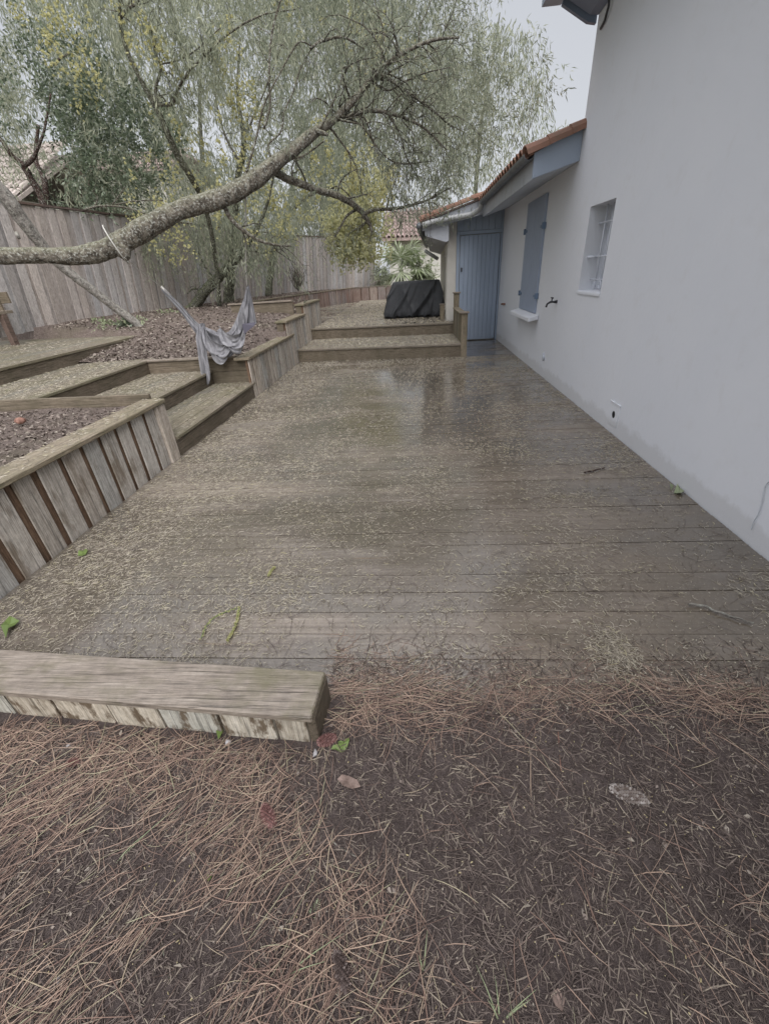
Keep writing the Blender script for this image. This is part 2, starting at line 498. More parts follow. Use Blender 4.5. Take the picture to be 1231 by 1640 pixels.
m.color(m.ramp(m.island(), [(0, (0.11, 0.055, 0.05)), (0.5, (0.20, 0.105, 0.095)), (1, (0.30, 0.18, 0.165))]))
m.rough(0.8, 0.25)
M['cone_pink'] = m.m
m = Mat('cone_scale_dark')
m.color(m.ramp(m.island(), [(0, (0.05, 0.035, 0.03)), (0.6, (0.105, 0.08, 0.072)), (1, (0.20, 0.165, 0.15))]))
m.rough(0.8, 0.25)
M['cone_dark'] = m.m
m = Mat('flint')
m.color(m.ramp(m.noise(30, 5, 0.6), [(0.35, (0.16, 0.15, 0.15)), (0.65, (0.38, 0.37, 0.37))]))
m.rough(0.7, 0.3)
M['flint'] = m.m
m = Mat('terracotta_shard')
m.color(m.ramp(m.noise(20, 4, 0.6), [(0.35, (0.20, 0.11, 0.085)), (0.65, (0.30, 0.17, 0.13))]))
m.rough(0.8, 0.2)
M['shard'] = m.m
m = Mat('dead_leaf')
m.color(m.ramp(m.noise(25, 5, 0.65), [(0.35, (0.12, 0.085, 0.07)), (0.65, (0.26, 0.195, 0.165))]))
m.rough(0.75, 0.25)
M['dead_leaf'] = m.m


# ------------------------------------------------------------------ mesh helpers
class MB:
    def __init__(s):
        s.v, s.f, s.mi, s.n = [], [], [], 0

    def add(s, verts, faces, mi=0):
        verts = np.asarray(verts, float).reshape(-1, 3)
        s.v.append(verts)
        o = s.n
        for f in faces:
            s.f.append(tuple(i + o for i in f))
            s.mi.append(mi)
        s.n += len(verts)

    def hexa(s, b, t, mi=0):
        """b, t: four corners each, counter-clockwise from above"""
        s.add(list(b) + list(t), [(3, 2, 1, 0), (4, 5, 6, 7), (0, 1, 5, 4), (1, 2, 6, 5), (2, 3, 7, 6), (3, 0, 4, 7)], mi)

    def box(s, x0, x1, y0, y1, z0, z1, mi=0):
        s.hexa([(x0, y0, z0), (x1, y0, z0), (x1, y1, z0), (x0, y1, z0)], [(x0, y0, z1), (x1, y0, z1), (x1, y1, z1), (x0, y1, z1)], mi)

    def quad(s, a, b, c, d, mi=0):
        s.add([a, b, c, d], [(0, 1, 2, 3)], mi)

    def prism(s, pts, vec, mi=0):
        """closed polygon swept along vec"""
        pts = np.asarray(pts, float)
        n = len(pts)
        q = pts + np.asarray(vec, float)
        s.add(np.vstack([pts, q]), [tuple(range(n))[::-1], tuple(range(n, 2 * n))] + [(i, (i + 1) % n, n + (i + 1) % n, n + i) for i in range(n)], mi)

    def tube(s, pts, rad, seg=8, mi=0, rough=0.0, rs=None, squash=1.0):
        pts = np.asarray(pts, float)
        n = len(pts)
        rad = np.full(n, rad) if np.isscalar(rad) else np.asarray(rad, float)
        tan = np.gradient(pts, axis=0) if n > 2 else np.repeat((pts[1] - pts[0])[None], n, 0)
        tan /= np.linalg.norm(tan, axis=1)[:, None] + 1e-12
        ref = np.array([0, 0, 1.0]) if abs(tan[0][2]) < 0.9 else np.array([1.0, 0, 0])
        u = np.cross(tan[0], ref)
        u /= np.linalg.norm(u)
        a = np.arange(seg) * 2 * math.pi / seg
        V = []
        for i in range(n):
            u = u - tan[i] * (u @ tan[i])
            u /= np.linalg.norm(u) + 1e-12
            w = np.cross(tan[i], u)
            r = rad[i] * (1 + (rough * (rs.rand(seg) - 0.5) * 2 if rough else 0))
            V.append(pts[i] + (np.cos(a) * r)[:, None] * u + (np.sin(a) * r * squash)[:, None] * w)
        F = []
        for i in range(n - 1):
            for j in range(seg):
                k = (j + 1) % seg
                F.append((i * seg + j, i * seg + k, (i + 1) * seg + k, (i + 1) * seg + j))
        F.append(tuple(range(seg))[::-1])
        F.append(tuple((n - 1) * seg + j for j in range(seg)))
        s.add(np.vstack(V), F, mi)

    def grid(s, P, mi=0):
        """P: (a, b, 3) array of points"""
        a, b = P.shape[:2]
        s.add(P.reshape(-1, 3), [(i * b + j, i * b + j + 1, (i + 1) * b + j + 1, (i + 1) * b + j) for i in range(a - 1) for j in range(b - 1)], mi)

    def build(s, name, mats, parent=None, smooth=False, bevel=0.0):
        me = bpy.data.meshes.new(name)
        me.from_pydata(np.vstack(s.v).tolist(), [], s.f)
        return link_mesh(me, name, mats, parent, smooth, bevel, s.mi)


def link_mesh(me, name, mats, parent=None, smooth=False, bevel=0.0, mi=None):
    for x in (mats if isinstance(mats, (list, tuple)) else [mats]):
        me.materials.append(x)
    if mi is not None and any(mi):
        me.polygons.foreach_set('material_index', mi)
    if smooth:
        me.polygons.foreach_set('use_smooth', [True] * len(me.polygons))
    me.update()
    o = bpy.data.objects.new(name, me)
    COL.objects.link(o)
    if parent is not None:
        o.parent = parent
        o.matrix_parent_inverse = Matrix.Translation(-Vector(parent.location)) if tuple(parent.location) != (0, 0, 0) else Matrix()
    if bevel:
        b = o.modifiers.new('bevel', 'BEVEL')
        b.width = bevel
        b.segments = 1
        b.limit_method = 'ANGLE'
    return o


def bulk(name, V, k, mats, parent=None, quads=None):
    """V: (N*k, 3) points, k per face (one polygon each), or quads index array per piece"""
    V = np.asarray(V, np.float32)
    me = bpy.data.meshes.new(name)
    me.vertices.add(len(V))
    me.vertices.foreach_set('co', V.ravel())
    if quads is None:
        idx = np.arange(len(V), dtype=np.int32)
        nf = len(V) // k
        tot = k
    else:
        idx = quads.astype(np.int32).ravel()
        tot = quads.shape[1]
        nf = quads.shape[0]
    me.loops.add(len(idx))
    me.loops.foreach_set('vertex_index', idx)
    me.polygons.add(nf)
    me.polygons.foreach_set('loop_start', np.arange(nf, dtype=np.int32) * tot)
    me.polygons.foreach_set('loop_total', np.full(nf, tot, np.int32))
    me.update(calc_edges=True)
    me.validate()
    return link_mesh(me, name, mats, parent)


def tag(o, label=None, cat=None, group=None, kind=None):
    for k, v in (('label', label), ('category', cat), ('group', group), ('kind', kind)):
        if v:
            o[k] = v
    return o


def thing(name, label, cat, loc=(0, 0, 0), group=None):
    o = bpy.data.objects.new(name, None)
    o.empty_display_size = 0.1
    o.location = [float(x) for x in loc]
    COL.objects.link(o)
    return tag(o, label, cat, group)


def copy_tree(o, parent=None):
    c = o.copy()
    COL.objects.link(c)
    if parent is not None:
        c.parent = parent
    for ch in list(o.children):
        copy_tree(ch, c)
    return c


def spline(P, n):
    """Catmull-Rom through rows of P (any number of columns), n points per span"""
    P = np.asarray(P, float)
    Q = np.vstack([2 * P[0] - P[1], P, 2 * P[-1] - P[-2]])
    out = []
    for i in range(1, len(Q) - 2):
        for t in np.linspace(0, 1, n, endpoint=False):
            a, b, c, d = Q[i - 1], Q[i], Q[i + 1], Q[i + 2]
            out.append(0.5 * (2 * b + (c - a) * t + (2 * a - 5 * b + 4 * c - d) * t ** 2 + (3 * b - a - 3 * c + d) * t ** 3))
    out.append(Q[-2])
    return np.array(out)


def unit(v):
    v = np.asarray(v, float)
    return v / (np.linalg.norm(v, axis=-1, keepdims=True) + 1e-12)


# ------------------------------------------------------------------ ground sheets
def soil_h(x, y):
    """garden soil level left of the deck"""
    t = np.clip(((-x - 2.5) * 0.6 + (y - 6.4)) / 6.0, 0, 1)
    h = 0.53 + 0.47 * t * t * (3 - 2 * t)
    wall_top = np.where(y < 8.45, 0.50, np.where(y < 10.02, 0.77, 0.96))
    return np.minimum(h, wall_top + np.clip((-2.66 - x) * 0.7, 0, 2))


def vnoise(x, y, seed=0):
    """cheap smooth noise, several sines"""
    r = np.random.RandomState(seed)
    z = 0
    for k in range(9):
        f = 1.5 * 1.55 ** k
        a = r.rand() * 6.28
        z = z + np.sin((x * math.cos(a) + y * math.sin(a)) * f + r.rand() * 6.28) * 0.75 ** k
    return z / 3.0


mb = MB()
mb.quad((-400, -400, -0.12), (400, -400, -0.12), (400, 400, -0.12), (-400, 400, -0.12))
tag(mb.build('ground', M['earth']), 'plain earth ground stretching out around the garden', 'ground', kind='structure')


def front_h(x, y):
    z = 0.010 * vnoise(x * 1.6, y * 1.6, 3) + 0.004 * vnoise(x * 11, y * 11, 5) + 0.0016 * vnoise(x * 60, y * 60, 9)
    edge = 1.14 + 0.07 * vnoise(x * 1.3, y * 0, 4) + 0.03 * vnoise(x * 7, y * 7, 6)
    return z + 0.012 - 0.16 * np.clip(y - edge + 0.10, 0, 0.5) + 0.01 * np.clip(0.9 - y, 0, 1)


xs = np.linspace(-3.2, 2.6, 380)
ys = np.linspace(-0.6, 1.45, 170)
X, Y = np.meshgrid(xs, ys, indexing='ij')
mb = MB()
mb.grid(np.stack([X, Y, front_h(X, Y)], -1))
tag(mb.build('soil_path', M['soil'], smooth=True), 'dark brown bare soil strewn with pine needles in front of the deck', 'soil', kind='structure')

# planting bed behind the near plank wall, and garden slope
xs = np.linspace(-10.5, -2.60, 60)
ys = np.linspace(0.0, 4.0, 40)
X, Y = np.meshgrid(xs, ys, indexing='ij')
mb = MB()
mb.grid(np.stack([X, Y, 0.50 + 0.02 * vnoise(X * 2, Y * 2, 11) + 0.01 * vnoise(X * 8, Y * 8, 12)], -1))
tag(mb.build('planting_bed', M['mulch'], smooth=True), 'brown mulch bed behind the near plank wall', 'soil', kind='structure')
xs = np.linspace(-13, -2.40, 120)
ys = np.concatenate([np.linspace(6.36, 12, 90), np.linspace(12.1, 40, 70)])
X, Y = np.meshgrid(xs, ys, indexing='ij')
Z = soil_h(X, Y) + 0.02 * vnoise(X * 1.5, Y * 1.5, 13) + 0.012 * vnoise(X * 7, Y * 7, 14)
Z = np.where((X < -5.0) & (Y < 8.12 + (-5.06 - X) * 0.18), np.minimum(Z, 0.66), Z)
Z = np.where((X > -5.0 + 0.12 * (Y - 12)) & (Y > 11.0) & (X > -4.9), np.minimum(Z, 0.3), Z)
mb = MB()
mb.grid(np.stack([X, Y, Z], -1))
# wedge of soil left of the stairs' top platform
xs = np.linspace(-13, -5.0, 50)
ys = np.linspace(4.0, 8.9, 40)
tag(mb.build('garden_soil', M['mulch'], smooth=True), 'reddish brown leaf mulch slope of the upper garden', 'soil', kind='structure')

# ------------------------------------------------------------------ lower deck, boards along X with real gaps
mb = MB()
y = 0.86
bw, gp = 0.144, 0.004
rs = np.random.RandomState(21)
while y < 9.1:
    x = -2.40
    joints = sorted(rs.uniform(-1.6, 1.4, rs.randint(0, 2)))
    for xe in list(joints) + [1.915]:
        dz = rs.uniform(-0.0025, 0.0015)
        tl = rs.uniform(-0.0012, 0.0012)
        y1 = y + bw
        mb.hexa([(x, y, -0.03), (xe - 0.002, y, -0.03), (xe - 0.002, y1, -0.03), (x, y1, -0.03)],
                [(x, y, dz - tl), (xe - 0.002, y, dz + tl), (xe - 0.002, y1, dz + tl), (x, y1, dz - tl)])
        x = xe
    y += bw + gp
while y < 10.7:
    mb.box(0.98, 1.915, y, y + bw, -0.03, rs.uniform(-0.002, 0.001))
    y += bw + gp
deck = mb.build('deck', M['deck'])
tag(deck, 'wet brown timber deck boards littered with fallen blossom', 'deck', kind='structure')
mb = MB()
mb.quad((-2.4, 0.85, -0.06), (1.95, 0.85, -0.06), (1.95, 10.7, -0.06), (-2.4, 10.7, -0.06))
tag(mb.build('deck_underside', M['hole']), 'dark void under the deck boards', 'deck', kind='structure')

# upper deck beyond the two steps (z 0.46), boards running with the steps
UZ = 0.46


def shear(x):
    return -0.11 * (x + 0.8)


mb = MB()
y = 10.32
while y < 22.5:
    xl = -2.379 if y < 11.9 else max(-5.0 + 0.28 * (y - 12), -4.9)
    xr = 0.93 if y < 10.7 else 0.76 + 0.045 * (y - 10.7)
    dz = rs.uniform(-0.002, 0.002)
    q = [(xl, y + shear(xl)), (xr, y + shear(xr)), (xr, y + bw + shear(xr)), (xl, y + bw + shear(xl))]
    mb.hexa([(a, b, UZ - 0.04) for a, b in q], [(a, b, UZ + dz) for a, b in q])
    y += bw + gp
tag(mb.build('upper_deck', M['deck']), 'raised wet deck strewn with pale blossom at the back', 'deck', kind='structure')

# ------------------------------------------------------------------ plank retaining walls
def plank_face(mb, A, B, z0, z1, bw, gap, th, nrm, rs, rotten=0.0):
    """upright boards from A to B; z0/z1 = (at A, at B); boards stand proud along nrm"""
    A, B, nrm = np.array(A, float), np.array(B, float), np.array(nrm, float)
    L = np.linalg.norm(B - A)
    d = (B - A) / L
    s = rs.uniform(0, 0.02)
    while s < L - 0.03:
        w = min(bw * rs.uniform(0.88, 1.12), L - s)
        lean = rs.uniform(-0.006, 0.006)
        p, q = A + d * s, A + d * (s + w)
        f = lambda t: (z0[0] + (z0[1] - z0[0]) * t / L, z1[0] + (z1[1] - z1[0]) * t / L)
        (za, ta), (zb, tb) = f(s), f(s + w)
        t2 = th * rs.uniform(0.85, 1.15)
        base = [p, q, q + nrm * t2, p + nrm * t2]
        if np.cross(d, nrm) < 0:
            base = base[::-1]
            zs, ts = [za, zb, zb, za], [ta, tb, tb, ta]
            zs, ts = zs[::-1], ts[::-1]
        else:
            zs, ts = [za, zb, zb, za], [ta, tb, tb, ta]
        mb.hexa([(v[0], v[1], z) for v, z in zip(base, zs)], [(v[0] + d[0] * lean, v[1] + d[1] * lean, z) for v, z in zip(base, ts)])
        s += w + gap * rs.uniform(0.7, 1.4)


def slab(mb, A, B, z0, z1, th, nrm):
    """a board on edge from A to B with thickness th along nrm"""
    A, B, nrm = np.array(A, float), np.array(B, float), np.array(nrm, float)
    base = [A, B, B + nrm * th, A + nrm * th]
    za, ta = z0 if isinstance(z0, tuple) else (z0, z0), z1 if isinstance(z1, tuple) else (z1, z1)
    zs, ts = [za[0], za[1], za[1], za[0]], [ta[0], ta[1], ta[1], ta[0]]
    if np.cross(B - A, nrm) < 0:
        base, zs, ts = base[::-1], zs[::-1], ts[::-1]
    mb.hexa([(v[0], v[1], z) for v, z in zip(base, zs)], [(v[0], v[1], z) for v, z in zip(base, ts)])


rs = np.random.RandomState(31)

# near wall on the left, with the wide mossy cap
w = thing('retaining_wall', 'near left retaining wall of wide grey planks with brown gaps and a mossy cap', 'wall', (-2.4, 2.8, 0), 'plank retaining walls round the deck')
mb = MB()
slab(mb, (-2.425, 0.3), (-2.425, 3.80), -0.05, 0.545, 0.03, (-1, 0))
mb.build('backing_board', M['plank_back'], w)
mb = MB()
plank_face(mb, (-2.42, 0.3), (-2.42, 3.70), (-0.05, -0.05), (0.548, 0.548), 0.158, 0.050, 0.012, (1, 0), rs)
mb.build('plank_face', M['plank'], w, bevel=0.004)
mb = MB()
slab(mb, (-2.42, 3.705), (-2.42, 3.86), -0.05, 0.548, 0.036, (1, 0))
slab(mb, (-2.56, 3.85), (-2.425, 3.85), -0.05, 0.548, 0.03, (0, -1))
mb.build('end_post', M['plank'], w, bevel=0.004)
mb = MB()
slab(mb, (-2.595, 0.2), (-2.595, 3.87), 0.551, 0.588, 0.225, (1, 0))
mb.build('cap_board', M['cap_y'], w, bevel=0.006)

# three plank walls stepping up beside the deck and the steps
for (ya, yb, zt, zb, lab) in ((6.20, 8.86, 0.565, -0.05, 'long low plank wall beside the hammock with its tall near end by the side stairs'),
                              (8.45, 10.05, 0.83, -0.05, 'middle plank wall stepping up beside the lower tread of the deck steps'),
                              (10.055, 11.85, 1.02, 0.18, 'topmost plank wall of the stepped row at the raised deck')):
    w = thing('retaining_wall', lab, 'wall', (-2.4, (ya + yb) / 2, zb), 'plank retaining walls round the deck')
    mb = MB()
    slab(mb, (-2.405, ya + 0.01), (-2.405, yb - 0.01), zb, zt - 0.038, 0.03, (-1, 0))
    mb.build('backing_board', M['plank_back'], w)
    mb = MB()
    plank_face(mb, (-2.40, ya), (-2.40, yb), (zb, zb), (zt - 0.04, zt - 0.04), 0.145, 0.045, 0.020, (1, 0), rs)
    mb.build('plank_face', M['plank'], w, bevel=0.003)
    mb = MB()
    if zt > 0.6:
        slab(mb, (-2.56, ya + 0.03), (-2.437, ya + 0.03), zb, zt - 0.04, 0.035, (0, -1))
        mb.build('end_board', M['riser_x'], w)
        mb = MB()
    slab(mb, (-2.58, ya - 0.03), (-2.58, yb), zt - 0.037, zt, 0.225, (1, 0))
    mb.build('cap_board', M['cap_y'], w, bevel=0.005)

# side wall closing the stairs towards the hammock bed
w = thing('retaining_wall', 'short plank wall at the far side of the side stairs under the hammock', 'wall', (-3.2, 6.35, 0.2), 'plank retaining walls round the deck')
mb = MB()
slab(mb, (-4.02, 6.33), (-2.44, 6.33), 0.12, 0.36, 0.035, (0, 1))
slab(mb, (-4.02, 6.326), (-2.44, 6.326), 0.364, 0.545, 0.035, (0, 1))
mb.build('plank_face', M['riser_x'], w, bevel=0.003)
mb = MB()
slab(mb, (-4.06, 6.30), (-2.60, 6.30), 0.548, 0.578, 0.10, (0, 1))
mb.build('cap_board', M['cap_x'], w, bevel=0.004)

# board edging the planting bed on the near side of the stairs
w = thing('edging_board', 'greenish timber edging board between the mulch bed and the side stairs', 'board', (-3.8, 4.0, 0.5))
mb = MB()
slab(mb, (-6.2, 4.03), (-2.60, 3.99), 0.36, 0.605, 0.04, (0, 1))
mb.build('edge_plank', M['riser_x'], w, bevel=0.004)

# garden beam behind the stepped walls
w = thing('retaining_wall', 'low brown beam holding the upper bed behind the stepped walls', 'wall', (-3.2, 10.0, 0.9), 'plank retaining walls round the deck')
mb = MB()
slab(mb, (-4.0, 10.05), (-2.60, 10.0), 0.80, 1.075, 0.05, (0, 1))
mb.build('beam_board', M['riser_x'], w, bevel=0.004)
mb = MB()
slab(mb, (-4.05, 10.02), (-2.60, 9.97), 1.078, 1.11, 0.14, (0, 1))
mb.build('cap_board', M['cap_x'], w, bevel=0.004)

# low plank walls round the raised deck at the back
FARW = [(-4.7, 12.4), (-4.35, 15.0), (-3.65, 18.0), (-2.72, 21.2)]
w = thing('retaining_wall', 'low far plank wall curving along the left edge of the raised deck', 'wall', (-4.0, 16, 0.46), 'plank retaining walls round the deck')
mb, mc, mk = MB(), MB(), MB()
for a, b in zip(FARW[:-1], FARW[1:]):
    d = unit(np.subtract(b, a))
    nr = np.array([d[1], -d[0]])
    plank_face(mb, a, b, (UZ - 0.03, UZ - 0.03), (0.985, 0.985), 0.17, 0.05, 0.03, nr, rs)
    slab(mk, np.array(a) - nr * 0.005, np.array(b) - nr * 0.005, UZ - 0.03, 0.98, 0.03, -nr)
    slab(mc, np.array(a) - nr * 0.09, np.array(b) - nr * 0.09, 0.99, 1.015, 0.14, nr)
mb.build('plank_face', M['far_plank'], w)
mk.build('backing_board', M['plank_back'], w)
mc.build('cap_board', M['cap_y'], w)
w = thing('retaining_wall', 'low rust stained plank wall closing the far end of the raised deck by the palm', 'wall', (-1, 21, 0.46), 'plank retaining walls round the deck')
mb, mc, mk = MB(), MB(), MB()
a, b = (-2.70, 21.2), (1.4, 20.75)
d = unit(np.subtract(b, a))
nr = np.array([d[1], -d[0]])
plank_face(mb, a, b, (UZ - 0.03, UZ - 0.03), (0.985, 0.97), 0.36, 0.035, 0.03, nr, rs)
slab(mk, np.array(a) - nr * 0.005, np.array(b) - nr * 0.005, UZ - 0.03, 0.97, 0.03, -nr)
slab(mc, np.array(a) - nr * 0.09, np.array(b) - nr * 0.09, 0.99, 1.015, 0.14, nr)
mb.build('plank_face', M['far_plank'], w)
mk.build('backing_board', M['plank_back'], w)
mc.build('cap_board', M['cap_x'], w)

# low wall in front, wet cap and pale stained planks
P0, P1 = np.array([-2.6, 1.085]), np.array([-0.412, 0.927])
d = unit(P1 - P0)
nr = np.array([d[1], -d[0]])                                        # towards the camera
w = thing('low_wall', 'low front wall with wet timber cap and pale peeling stained planks', 'wall', (-1.4, 1.0, 0), 'plank retaining walls round the deck')
mb = MB()
ZT = 0.185
slab(mb, P0, P1 - d * 0.04, -0.06, ZT - 0.035, 0.03, -nr)
mb.build('backing_board', M['plank_back'], w)
mb = MB()
plank_face(mb, P0 + nr * 0.003, P1 - d * 0.002, (-0.06, -0.06), (ZT - 0.037, ZT - 0.037), 0.215, 0.012, 0.022, nr, rs)
mb.build('plank_face', M['low_plank'], w, bevel=0.003)
mb = MB()
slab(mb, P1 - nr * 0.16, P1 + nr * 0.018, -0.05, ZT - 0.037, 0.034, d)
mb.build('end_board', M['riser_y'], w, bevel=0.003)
mb = MB()
slab(mb, P0 - nr * 0.155, P1 - nr * 0.155 + d * 0.033, ZT - 0.033, ZT, 0.195, nr)
mb.build('cap_board', M['low_cap'], w, bevel=0.005)

# ------------------------------------------------------------------ side stairs going up to the left
steps = thing('side_stairs', 'three mossy timber side stairs climbing left from the deck to the garden', 'stairs', (-3.5, 5.3, 0))
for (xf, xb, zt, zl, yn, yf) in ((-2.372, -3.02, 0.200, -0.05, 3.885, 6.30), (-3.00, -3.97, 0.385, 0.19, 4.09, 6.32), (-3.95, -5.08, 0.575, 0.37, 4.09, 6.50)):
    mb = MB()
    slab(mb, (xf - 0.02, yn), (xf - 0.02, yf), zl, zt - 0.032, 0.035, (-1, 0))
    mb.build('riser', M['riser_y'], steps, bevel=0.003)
    mb = MB()
    n = max(3, round((xf - xb) / 0.148))
    bwid = (xf - xb) / n
    for i in range(n):
        mb.box(xf - (i + 1) * bwid + 0.003, xf - i * bwid - 0.003, yn, yf, zt - 0.03, zt + rs.uniform(-0.0015, 0.0015))
    mb.build('tread', M['tread_y'], steps, bevel=0.003)
plat = thing('garden_platform', 'raised timber platform at the top left of the stairs under the bench', 'platform', (-6, 6.5, 0.7))
mb = MB()
slab(mb, (-5.09, 3.6), (-5.06, 8.10), 0.53, 0.728, 0.04, (-1, 0))
mb.build('riser', M['riser_y'], plat, bevel=0.003)
mb = MB()
for i in range(24):
    x1, x0 = -5.06 - i * 0.148, -5.06 - (i + 1) * 0.148 + 0.006
    t = 8.10 + (-5.06 - x1) * 0.18
    mb.hexa([(x0, 3.6, 0.73), (x1, 3.6, 0.73), (x1, t, 0.73), (x0, t + 0.025, 0.73)], [(x0, 3.6, 0.76), (x1, 3.6, 0.76), (x1, t, 0.76), (x0, t + 0.025, 0.76)])
mb.build('tread', M['tread_y'], plat)

# two broad steps up to the raised deck
st = thing('deck_steps', 'two broad wet timber steps up to the raised deck with the black cover', 'steps', (-0.8, 9.5, 0))
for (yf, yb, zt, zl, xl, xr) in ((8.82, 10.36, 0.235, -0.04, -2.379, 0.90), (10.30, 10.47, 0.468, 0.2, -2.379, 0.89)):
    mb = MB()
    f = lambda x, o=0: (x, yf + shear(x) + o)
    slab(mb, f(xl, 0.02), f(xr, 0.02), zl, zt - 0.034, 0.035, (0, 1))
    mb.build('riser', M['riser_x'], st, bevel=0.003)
    mb = MB()
    n = max(1, round((yb - yf) / 0.148))
    bwid = (yb - yf) / n
    for i in range(n):
        q = [f(xl, i * bwid), f(xr, i * bwid), f(xr, (i + 1) * bwid - 0.006), f(xl, (i + 1) * bwid - 0.006)]
        mb.hexa([(a, b, zt - 0.032) for a, b in q], [(a, b, zt) for a, b in q])
    mb.build('tread', M['tread_x'], st, bevel=0.003)

# side wall with newel posts at the right end of the steps
w = thing('step_balustrade', 'low boarded side wall with two capped newel posts at the right end of the steps', 'balustrade', (0.95, 9.4, 0))
for (px, py, z0, zt) in ((0.945, 8.62, -0.04, 0.795), (0.925, 10.10, 0.2, 1.06)):
    mb = MB()
    mb.box(px - 0.055, px + 0.055, py - 0.05, py + 0.05, z0, zt - 0.03)
    p = mb.build('newel_post', M['post'], w, bevel=0.004)
    mb = MB()
    mb.box(px - 0.08, px + 0.08, py - 0.08, py + 0.08, zt - 0.028, zt)
    mb.build('post_cap', M['cap_x'], p, bevel=0.006)
mb = MB()
plank_face(mb, (0.93, 8.67), (0.91, 10.04), (-0.04, -0.04), (0.74, 0.74), 0.16, 0.012, 0.03, (-1, 0), rs)
mb.build('plank_face', M['post'], w)
mb = MB()
slab(mb, (0.86, 8.70), (0.85, 10.04), 0.745, 0.775, 0.13, (1, 0))
mb.build('cap_board', M['cap_y'], w, bevel=0.005)
w = thing('timber_post', 'short timber post stub beside the black cover at the cream wall', 'post', (0.68, 11.0, UZ))
mb = MB()
mb.box(0.63, 0.73, 10.95, 11.05, UZ, 0.77)
mb.build('post_shaft', M['post'], w, bevel=0.004)
mb = MB()
mb.box(0.615, 0.745, 10.935, 11.065, 0.772, 0.795)
mb.build('post_cap', M['cap_x'], w, bevel=0.004)

# ------------------------------------------------------------------ the house
WX = 1.92
house = thing('house', 'white rendered house with blue shutters and door and terracotta roof edge', 'house', (3.5, 6, 0))


def hb(mb, name, mat, parent=house, **kw):
    return mb.build(name, mat, parent, **kw)


WY0, WY1, WZ0, WZ1 = 4.995, 5.65, 1.19, 1.985
mb = MB()
ys = [-4, WY0, WY1, 6.25]
zs = [-0.1, WZ0, WZ1, 6.5]
for i in range(3):
    for j in range(3):
        if i == 1 and j == 1:
            continue
        mb.quad((WX, ys[i + 1], zs[j]), (WX, ys[i], zs[j]), (WX, ys[i], zs[j + 1]), (WX, ys[i + 1], zs[j + 1]))
RX = WX + 0.34
mb.quad((WX, WY1, WZ0), (RX, WY1, WZ0), (RX, WY1, WZ1), (WX, WY1, WZ1))
mb.quad((RX, WY0, WZ0), (WX, WY0, WZ0), (WX, WY0, WZ1), (RX, WY0, WZ1))
mb.quad((WX, WY0, WZ0), (RX, WY0, WZ0), (RX, WY1, WZ0), (WX, WY1, WZ0))
mb.quad((WX, WY1, WZ1), (RX, WY1, WZ1), (RX, WY0, WZ1), (WX, WY0, WZ1))
mb.quad((WX, 6.25, 2.0), (9, 6.25, 2.0), (9, 6.25, 6.5), (WX, 6.25, 6.5))       # far gable of the tall part
mb.quad((9, -4, -0.1), (WX, -4, -0.1), (WX, -4, 6.5), (9, -4, 6.5))
mb.quad((9, -4, -0.1), (9, 12, -0.1), (9, 12, 6.5), (9, -4, 6.5))
mb.quad((WX, 10.78, -0.1), (WX, 6.25, -0.1), (WX, 6.25, 2.62), (WX, 10.78, 2.62))
hb(mb, 'wall', M['stucco'])
mb = MB()
mb.quad((RX - 0.06, WY1, WZ0), (RX - 0.06, WY0, WZ0), (RX - 0.06, WY0, WZ1), (RX - 0.06, WY1, WZ1))
win = hb(mb, 'window', M['glass'])
mb = MB()
fx = RX - 0.12
for (a, b, c2, d2) in ((WY0 + 0.002, WY0 + 0.055, WZ0 + 0.01, WZ1 - 0.002), (WY1 - 0.06, WY1 - 0.002, WZ0 + 0.01, WZ1 - 0.002), (WY0 + 0.056, WY1 - 0.061, WZ1 - 0.06, WZ1 - 0.002), (WY0 + 0.056, WY1 - 0.061, WZ0 + 0.01, WZ0 + 0.07)):
    mb.box(fx, fx + 0.05, a, b, c2, d2)
hb(mb, 'window_frame', M['white_paint'], win)
bx = WX + 0.12
for yy in (5.16, 5.325, 5.49):
    mb = MB()
    mb.tube([(bx, yy, WZ0 + 0.02), (bx, yy, WZ1)], 0.008, 8)
    hb(mb, 'window_bar', M['white_paint'], win, smooth=True)
for zz in (1.30, 1.52, 1.83):
    mb = MB()
    mb.tube([(bx - 0.004, WY0, zz), (bx - 0.004, WY1, zz)], 0.007, 8)
    hb(mb, 'cross_bar', M['white_paint'], win, smooth=True)
mb = MB()
mb.tube([(WX + 0.05, WY1, 1.52), (WX + 0.05, WY1 - 0.05, 1.52), (bx, WY1 - 0.09, 1.52)], 0.014, 8)
hb(mb, 'bar_bracket', M['white_paint'], win, smooth=True)
for yy in (5.16, 5.325, 5.49):
    a = np.linspace(0, 2 * math.pi, 13)
    mb = MB()
    mb.tube([(bx - 0.012, yy + 0.028 * math.cos(t), 1.25 + 0.035 * math.sin(t)) for t in a], 0.006, 6)
    hb(mb, 'bar_scroll', M['white_paint'], win, smooth=True)
mb = MB()
mb.prism([(WX - 0.012, WY0 - 0.012, WZ0 - 0.03), (WX - 0.003, WY0 - 0.012, WZ0 - 0.03), (WX - 0.003, WY0 - 0.012, WZ0 - 0.004), (WX - 0.012, WY0 - 0.012, WZ0 - 0.008)], (0, WY1 - WY0 + 0.024, 0))
hb(mb, 'window_sill', M['stucco'])

